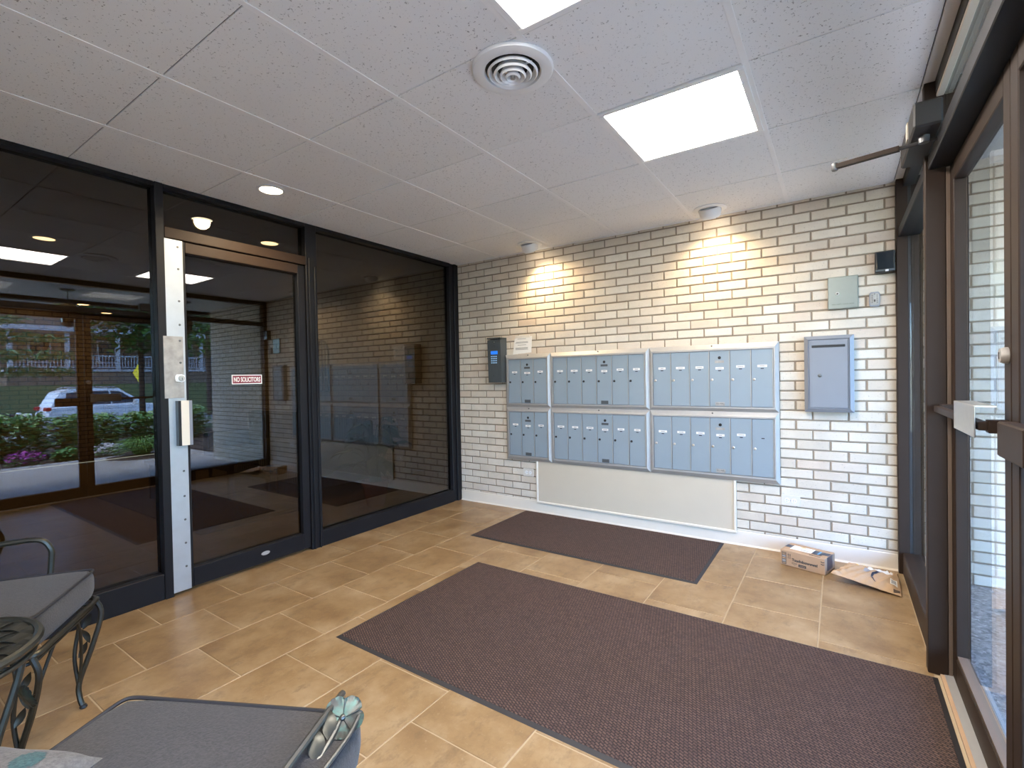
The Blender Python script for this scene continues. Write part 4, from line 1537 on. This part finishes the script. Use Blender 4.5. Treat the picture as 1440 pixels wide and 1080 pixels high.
def lobby_chair(label, loc, rz, w=.62, seats=1, cat='armchair', name='striped_armchair'):
    t = thing(name, label, cat, loc, rz)
    W_ = w * seats
    MB().box(0, W_, 0, .62, .14, .28, .02).build('base_frame', M['stripe'], t)
    for k in range(seats):
        MB().box(k * w + .005, (k + 1) * w - .005, -.02, .55, .281, .42, .03).build('seat_cushion', M['stripe'], t)
        MB().box(k * w + .005, (k + 1) * w - .005, .50, .64, .42, .86, .04).build('back_cushion', M['stripe'], t)
    for x0, x1 in ((-.14, 0), (W_, W_ + .14)):
        pr_ = [(x0, .14), (x1, .14), (x1, .52), ((x0 + x1) / 2 + .05, .60), ((x0 + x1) / 2 - .05, .60), (x0, .52)]
        MB().prism(pr_, 0, .64, 'y').build('armrest', M['stripe'], t)
    MB().box(-.14, W_ + .14, .62, .74, .14, .80, .03).build('back_frame', M['stripe'], t)
    for x in (-.08, W_ + .08):
        for y in (.05, .66):
            MB().lathe([(.018, 0), (.028, .14)], 8, 'z', (x, y, 0)).build('leg', M['wood'], t)
    return t


lobby_chair('striped armchair behind the tinted glass, beside the potted plant', (-1.95, -.86, 0), 0)
lobby_chair('striped two-seat sofa against the lobby brick wall', (-3.55, -.86, 0), 0, .62, 2, 'sofa', 'striped_sofa')
t = thing('coffee_table', 'low dark wooden table on the lobby carpet', 'table', (-3.0, -1.75, 0))
MB().box(0, 1.0, 0, .50, .38, .42, .008).build('table_top', M['wood'], t)
for x in (.03, .92):
    for y in (.03, .42):
        MB().box(x, x + .05, y, y + .05, 0, .38).build('leg', M['wood'], t)
t = thing('lobby_rug', 'dark rug on the lobby carpet in front of the sofa', 'rug', (-3.6, -2.0, 0))
MB().box(0, 2.5, 0, 1.10, .0, .010, .003).build('rug_pile', M['mat'], t)
for o_ in bpy.data.objects:
    if o_.name.startswith('coffee_table'):
        o_.location.z = .010
t = thing('wall_arch', 'arched dark wall ornament on the lobby brick wall', 'wall ornament', (-2.30, -.001, 1.12))
pts = [(-.13, -.02, 0), (-.13, -.02, .48)] + [(-.13 * math.cos(a), -.02, .48 + .17 * math.sin(a)) for a in [math.pi * i / 12 for i in range(1, 12)]] + [(.13, -.02, .48), (.13, -.02, 0)]
MB().tube(pts, .014, 8, closed=True).build('arch_frame', M['iron'], t, True)
for k in range(-1, 2):
    MB().tube([(k * .065, -.02, 0), (k * .065, -.02, .48 + .16 * math.sqrt(1 - (k * .5) ** 2))], .006, 6).build('arch_bar', M['iron'], t)

t = thing('potted_plant', 'leafy plant in a terracotta pot behind the tinted glass', 'plant', (-.62, -.60, 0))
MB().lathe([(.085, 0), (.125, .21), (.138, .21), (.138, .25), (.120, .25), (.115, .20), (0, .20)], 24).build('pot', M['terra'], t, True)
MB().lathe([(0, .205), (.117, .205), (.117, .195), (0, .195)], 20).build('soil', M['soil'], t)
rnd = random.Random(3)
lvm = []
for k in range(4):
    mb = MB()
    leaf_geo(mb, (0, 0, 0), (.26, 0, .0), .115, (0, 0, 1), .18)
    lvm.append(mb.mesh('plant_leaf', M['plantleaf'], True))
for k in range(30):
    a = rnd.uniform(0, 2 * math.pi)
    r = rnd.uniform(.05, .30)
    z = rnd.uniform(.45, .92) - r * .3
    px, py = r * math.cos(a), r * math.sin(a) * .8
    st = MB().tube(arc((rnd.uniform(-.05, .05), rnd.uniform(-.05, .05), .20), (px * .3, py * .3, z), (px, py, z), 6), .005, 5).build('stem', M['plantleaf'], t, True)
    inst(lvm[k % 4], 'plant_leaf', st, (px, py, z), (rnd.uniform(-.3, .3), rnd.uniform(.1, .9), a + rnd.uniform(-.5, .5)), (rnd.uniform(.7, 1.15),) * 3)

for (lx, ly, lab) in ((-1.926, -2.717, 'lit lobby downlight nearest the left picture edge'), (-.70, -1.587, 'lit lobby downlight just behind the glass door'),
                      (-5.731, -1.517, 'bright lobby downlight deep in the lobby above the car reflection'), (-6.55, -1.02, 'lobby downlight next to the lobby end wall')):
    t = thing('lobby_downlight', lab, 'downlight', (lx, ly, H), 0, 'lobby downlights')
    MB().lathe([(.080, -.0005), (.084, -.004), (.078, -.007), (.066, -.005), (.064, .0), (.07, 0)], 24, close=True).build('trim_ring', M['white'], t, True)
    MB().lathe([(0, -.003), (.066, -.003), (.066, -.001), (0, -.001)], 24).build('lens', M['down_on'] if lx > -3 else M['lob_on'], t)

# ------------------------------------------------------------------ outside the entrance
pv = structure('pavement', 'exposed aggregate walk outside the entrance door')
MB().box(3.66, 7.4, -9, .4, -.16, -.02).build('walk_slab', M['aggregate'], pv)
MB().box(3.70, 5.15, -9, .0, -.03, -.012).build('walk_slab', M['aggregate'], pv)
gr = structure('ground', 'planting bed, lawn and street outside')
MB().box(7.4, 11.5, -14, 12, -.4, -.07).build('planting_bed', M['soil'], gr)
MB().prism([(11.5, -.08), (19.0, -.45), (19.0, -.9), (11.5, -.9)], -30, 40, 'y').build('lawn', M['lawn'], gr)
MB().box(19.0, 19.3, -30, 40, -.9, -.44).build('kerb_stone', M['kerb'], gr)
MB().box(19.3, 29.5, -40, 60, -.9, -.60).build('asphalt', M['asphalt'], gr)
MB().prism([(29.5, -.55), (36, 1.3), (80, 1.6), (80, -1), (29.5, -1)], -60, 80, 'y').build('lawn', M['lawn'], gr)
MB().box(-7, 3.66, .1, 12, -.5, 6.0).build('building_mass', M['brick_brown'], gr)
MB().box(3.66, 5.30, .02, 12, -.5, 6.0).build('building_mass', M['brick_brown'], gr)
MB().box(5.30, 12, .6, 12, -.3, -.06).build('planting_bed', M['soil'], gr)
MB().box(-7, 5.5, -9, .2, 2.62, 6.0).build('building_mass', M['brick_brown'], gr)

# pendant lanterns under the soffit
for k, (px, py, lab) in enumerate(((4.60, -1.93, 'dark pendant lantern under the soffit, reflected left of the door plate'), (4.60, -.62, 'dark pendant lantern under the soffit, reflected beside the door plate'))):
    t = thing('pendant_lantern', lab, 'lantern', (px, py, 2.45), 0, 'pendant lanterns under the soffit')
    MB().lathe([(.075, 0), (.070, -.015), (.02, -.03), (0, -.03)], 20).build('canopy', M['iron'], t, True)
    MB().tube([(0, 0, -.02), (0, 0, -.16)], .006, 6).build('rod', M['iron'], t)
    MB().lathe([(0, -.14), (.05, -.17), (.10, -.22), (.10, -.235), (0, -.235)], 12).build('cap', M['iron'], t, True)
    MB().lathe([(.085, -.235), (.07, -.42), (.065, -.42), (.08, -.235)], 6, close=True).build('lantern_glass', M['glass_car'], t)
    MB().lathe([(.08, -.42), (.05, -.45), (0, -.48)], 12).build('finial', M['iron'], t, True)

hyd = [(9.0, -2.75, .50, .84), (9.0, -1.70, .50, .80), (9.05, -.64, .48, .74), (9.05, .40, .49, .72), (10.0, 1.42, .50, .76), (9.6, -3.80, .50, .78)]
labs = ['hydrangea bush at the left picture edge of the reflected bed', 'second hydrangea bush of the reflected bed, behind the magenta flowers', 'hydrangea bush reflected behind the doors\' meeting stiles',
        'broad hydrangea bush reflected in front of the white car', 'hydrangea bush at the far end of the bed behind the door plate', 'hydrangea bush outside the reflection at the near end of the bed']
for k, (x, y, r, h) in enumerate(hyd):
    t = thing('hydrangea_bush', labs[k], 'shrub', (x, y, -.07), 0, 'hydrangea bushes in the bed')
    leafy(t, M['leaf'], 'foliage', 900, 0, 0, h * .50, r * .97, r * .97, h * .48, .13, 50 + k, .7, boxy=True)
    leafy(t, M['leaf_pale'], 'blossoms', 420, 0, 0, h * .62, r * .97, r * .97, h * .42, .075, 80 + k, .9, boxy=True)
    MB().tube([(0, 0, 0), (.03, 0, h * .4)], .02, 6).build('stem', M['bark'], t)
for k, (x, y, mt, lab) in enumerate(((7.75, -2.40, 'magenta', 'clump of magenta flowers at the front of the bed'), (7.75, -1.78, 'magenta', 'magenta flower clump next to the green groundcover'),
                                     (7.8, -.66, 'whitepet', 'small clump of white flowers beside the ornamental grass'))):
    t = thing('flower_clump', lab, 'flowers', (x, y, -.07), 0, 'flower clumps in the bed')
    leafy(t, M['leaf'], 'foliage', 260, 0, 0, .10, .30, .24, .11, .06, 20 + k, .6)
    leafy(t, M[mt], 'blossoms', 260, 0, 0, .15, .30, .24, .11, .055, 30 + k, .9)
t = thing('groundcover', 'low green groundcover at the front edge of the bed', 'shrub', (7.9, -1.22, -.07))
leafy(t, M['leaf'], 'foliage', 500, 0, 0, .10, .26, .20, .13, .08, 41, .7)
t = thing('ornamental_grass', 'fine bright green ornamental grass clump at the walk edge', 'grass', (6.9, -.45, -.02))
mb = MB()
rnd = random.Random(5)
for k in range(420):
    a, l = rnd.uniform(0, 2 * math.pi), rnd.uniform(.3, .55)
    r0 = rnd.uniform(0, .10)
    b = Vector((r0 * math.cos(a), r0 * math.sin(a), 0))
    d = Vector((math.cos(a), math.sin(a), 0))
    m1 = b + d * l * .35 + Vector((0, 0, l * .62))
    e = b + d * l * .95 + Vector((0, 0, l * rnd.uniform(.15, .6)))
    sd = Vector((-d.y, d.x, 0)) * .006
    mb.add([b - sd, b + sd, m1 + sd, m1 - sd, e], [(0, 1, 2, 3), (3, 2, 4)])
tag(mb.build('grass_blades', M['grass'], t), kind='stuff')
MB().lathe([(.50, 0), (.30, .03), (0, .04)], 20).build('soil_patch', M['soil'], t)


def tree(label, x, y, z, h, cr, mat, n, size, seed, cz=None, trunk=.14):
    t = thing('street_tree' if mat == 'leaf_tree' else 'pine_tree', label, 'tree', (x, y, z))
    MB().tube([(0, 0, 0), (.05, .02, h * .45), (0, 0, h * .8)], [trunk, trunk * .8, trunk * .4], 10).build('trunk', M['bark'], t, True)
    leafy(t, M[mat], 'crown', n, 0, 0, cz or h * .72, cr, cr, h * .36, size, seed, .55)
    return t


tree('street tree with slim trunk in front of the white car', 13.4, 1.73, -.17, 5.2, 1.9, 'leaf_tree', 2600, .24, 11, 4.1, .08)
tree('broad street tree with low leaves across the street', 27, 9.5, -.6, 9, 4.2, 'leaf_tree', 3000, .42, 12)
tree('large tree behind the porch house', 58, 26, 1.4, 14, 6, 'leaf_tree', 3000, .7, 13)
tree('large tree beyond the porch house, towards the left', 58, -2, 1.4, 14, 6, 'leaf_tree', 3000, .7, 14)
t = thing('pine_tree', 'pine with flat layered sprays beyond the bed', 'tree', (14.6, -2.3, -.22))
MB().tube([(0, 0, 0), (.05, .03, 3), (0, 0, 6)], [.16, .12, .05], 10).build('trunk', M['bark'], t, True)
for k in range(9):
    z = 1.75 + k * .42
    a = k * 2.4
    r = 2.3 - k * .15
    sp_ = MB().tube([(0, 0, z), (r * .5 * math.cos(1.2 + a * .3), r * .5 * math.sin(1.2 + a * .3), z + .12)], [.04, .02], 6).build('bough', M['bark'], t)
    leafy(sp_, M['leaf_pine'], 'spray', 420, r * .45 * math.cos(1.2 + a * .3), r * .5 * math.sin(1.2 + a * .3) + .5, z + .1, r * .75, r * .8, .13, .26, 60 + k, .22)


# ------------------------------------------------------------------ cars in the street
def car(label, loc, paint, name='parked_car', L=4.75, hgt=1.73, suv=True):
    """nose towards +y; x across"""
    t = thing(name, label, 'car', loc, 0)
    hw = .95
    lower = [(0, .42), (.02, .72), (.10, .98), (.35, 1.02), (3.05, 1.04), (3.35, 1.02), (4.35, .90), (4.66, .76), (L, .55), (L - .03, .34), (4.42, .26), (.25, .28)]
    if not suv:
        lower = [(a, b * .86) for a, b in lower]
    # body by slices across, edges drawn in
    mb = MB()
    slices = [(-hw, .90), (-hw + .07, 1.0), (0, 1.02), (hw - .07, 1.0), (hw, .90)]
    n = len(lower)
    cyc = (sum(a for a, b in lower) / n, .62)
    vs, fs = [], []
    for x, k in slices:
        for a, b in lower:
            vs.append((x, cyc[0] + (a - cyc[0]) * (.985 if k < 1 else 1), cyc[1] + (b - cyc[1]) * k))
    for s in range(len(slices) - 1):
        for i in range(n):
            fs.append((s * n + i, s * n + (i + 1) % n, (s + 1) * n + (i + 1) % n, (s + 1) * n + i))
    fs += [tuple(range(n))[::-1], tuple(range(4 * n, 5 * n))]
    mb.add(vs, fs).build('body', M[paint], t, True)
    roof = [(.12, .98), (.42, 1.58), (.75, hgt - .03), (1.6, hgt), (2.35, hgt - .04), (3.25, 1.03)] if suv else [(.55, .86), (1.15, 1.30), (1.7, 1.40), (2.3, 1.36), (3.1, .88)]
    n = len(roof)
    vs = [(-hw + .06 + (.16 * (b - .98) / .7), a, b) for a, b in roof] + [(hw - .06 - (.16 * (b - .98) / .7), a, b) for a, b in roof]
    fs = [tuple(range(n)), tuple(range(2 * n - 1, n - 1, -1))] + [(i, i + n, (i + 1) % n + n, (i + 1) % n) for i in range(n)]
    MB().add(vs, fs).build('cabin', M[paint], t)
    z0, z1 = (1.06, hgt - .12) if suv else (.90, 1.28)
    for s in (-1, 1):
        for quad in (([(.55, z0), (.62, z1 - .06), (1.10, z1), (1.12, z0)], [(1.18, z0), (1.17, z1), (1.98, z1), (2.02, z0)], [(2.08, z0), (2.05, z1), (2.36, z1 - .04), (3.00, z0 + .02)]) if suv
                     else ([(.95, z0), (1.25, z1), (1.72, z1), (1.75, z0)], [(1.8, z0), (1.78, z1), (2.2, z1), (2.8, z0)])):
            vs = []
            for off in (0.0, .012):
                for a, b in quad:
                    xx = hw - .06 - (.16 * (b - .98) / .7) + off
                    vs.append((s * xx, a, b))
            MB().add(vs, [(0, 1, 2, 3), (7, 6, 5, 4), (0, 4, 5, 1), (1, 5, 6, 2), (2, 6, 7, 3), (3, 7, 4, 0)]).build('side_window', M['glass_car'], t)
        MB().box(s * hw - .02 if s > 0 else -hw - .16, s * hw + .16 if s > 0 else -hw + .02, 2.78, 2.92, z0 - .01, z0 + .13, .02).build('mirror', M[paint], t)
        for yw in (.95, 3.78):
            wv_ = MB().lathe([(.20, -.10), (.34, -.10), (.37, -.06), (.37, .06), (.34, .10), (.20, .10)], 28, 'x', (s * (hw - .09), yw, .37), close=True).build('wheel', M['tyre'], t, True)
            rm = MB().lathe([(.21, .06), (.21, .085), (.18, .075), (0, .07), (0, .0), (.21, 0)], 24, 'x', (0, 0, 0))
            rm.xf(Matrix.Translation((s * (hw - .09), yw, .37)) @ Matrix.Rotation(0 if s > 0 else math.pi, 4, 'Z')).build('wheel_rim', M['chrome'], wv_, True)
        MB().box(s * .60 - .20 + .14 * s, s * .60 + .20 + .14 * s, -.03, .14, .86 if suv else .72, 1.0 if suv else .84, .02).build('tail_lamp', M['tail'], t)
        MB().box(s * .62 - .18, s * .62 + .18, L - .20, L - .02, .66, .80, .03).build('head_lamp', M['white'], t)
        for yh in (1.95, 2.85):
            MB().box(s * (hw + .005) - .015, s * (hw + .005) + .015, yh - .24, yh - .08, .88, .91, .005).build('door_handle', M[paint], t)
    MB().box(-.7, .7, L - .03, L + .01, .42, .58, .01).build('grille', M['black'], t)
    MB().box(-hw + .05, hw - .05, .2, L - .2, .24, .34).build('underbody', M['black'], t)
    if suv:
        for s in (-1, 1):
            MB().tube([(s * .66, .65, hgt - .02), (s * .66, .8, hgt + .05), (s * .66, 2.2, hgt + .04), (s * .66, 2.4, hgt - .05)], .018, 6).build('roof_rail', M['chrome'], t, True)
    return t


car('white car parked across the bed, seen as a reflection in the tinted glass', (23.2, 1.55, -.60), 'carwhite', 'parked_car')
car('dark low car parked behind the white car, at the left picture edge', (23.3, -3.55, -.60), 'cardark', 'parked_car', suv=False)

# street sign
t = thing('street_sign', 'yellow diamond street sign on a post by the street', 'sign', (19.8, 3.78, -.45))
MB().tube([(0, 0, 0), (0, 0, 2.75)], .03, 8).build('post', M['screw'], t)
MB().prism([(0, 1.80), (.26, 2.16), (0, 2.52), (-.26, 2.16)], -.05, -.03, 'x').xf(Matrix.Rotation(1.15, 4, 'Z')).build('sign_plate', M['signyel'], t)

# houses across the street
t = thing('porch_house', 'taupe house with white porch railing across the street', 'house', (40, 11, 1.2))
MB().box(0, 9, -9, 9, 0, 7).build('walls', M['siding'], t)
MB().prism([(-.6, 6.9), (4.5, 10), (9.6, 6.9)], -9.6, 9.6, 'y').build('gable_roof', M['roof'], t)
MB().box(-2.6, 0, -8, 8, 0, .95).build('porch_base', M['siding'], t)
MB().box(-2.7, 0, -8.1, 8.1, .95, 1.10).build('porch_floor', M['house_white'], t)
MB().box(-2.8, 0, -8.2, 8.2, 3.5, 3.8).build('porch_roof', M['house_white'], t)
for k in range(7):
    y = -7.8 + k * 2.6
    MB().box(-2.55, -2.33, y - .11, y + .11, 1.1, 3.5).build('porch_post', M['house_white'], t)
    if k < 6:
        rl = MB().box(-2.48, -2.40, y + .11, y + 2.49, 1.95, 2.04).build('railing', M['house_white'], t)
        MB().box(-2.48, -2.40, y + .11, y + 2.49, 1.20, 1.27).build('bottom_rail', M['house_white'], rl)
        for q in range(14):
            yy = y + .25 + q * .17
            MB().box(-2.46, -2.42, yy - .02, yy + .02, 1.27, 1.95).build('baluster', M['house_white'], rl)
for y in (-6, -2.5, 2.5, 6):
    wd = MB().box(-.06, .02, y - .55, y + .55, 1.6, 3.2).build('window', M['house_white'], t)
    MB().box(-.08, -.05, y - .46, y + .46, 1.7, 3.1).build('pane', M['glass_car'], wd)
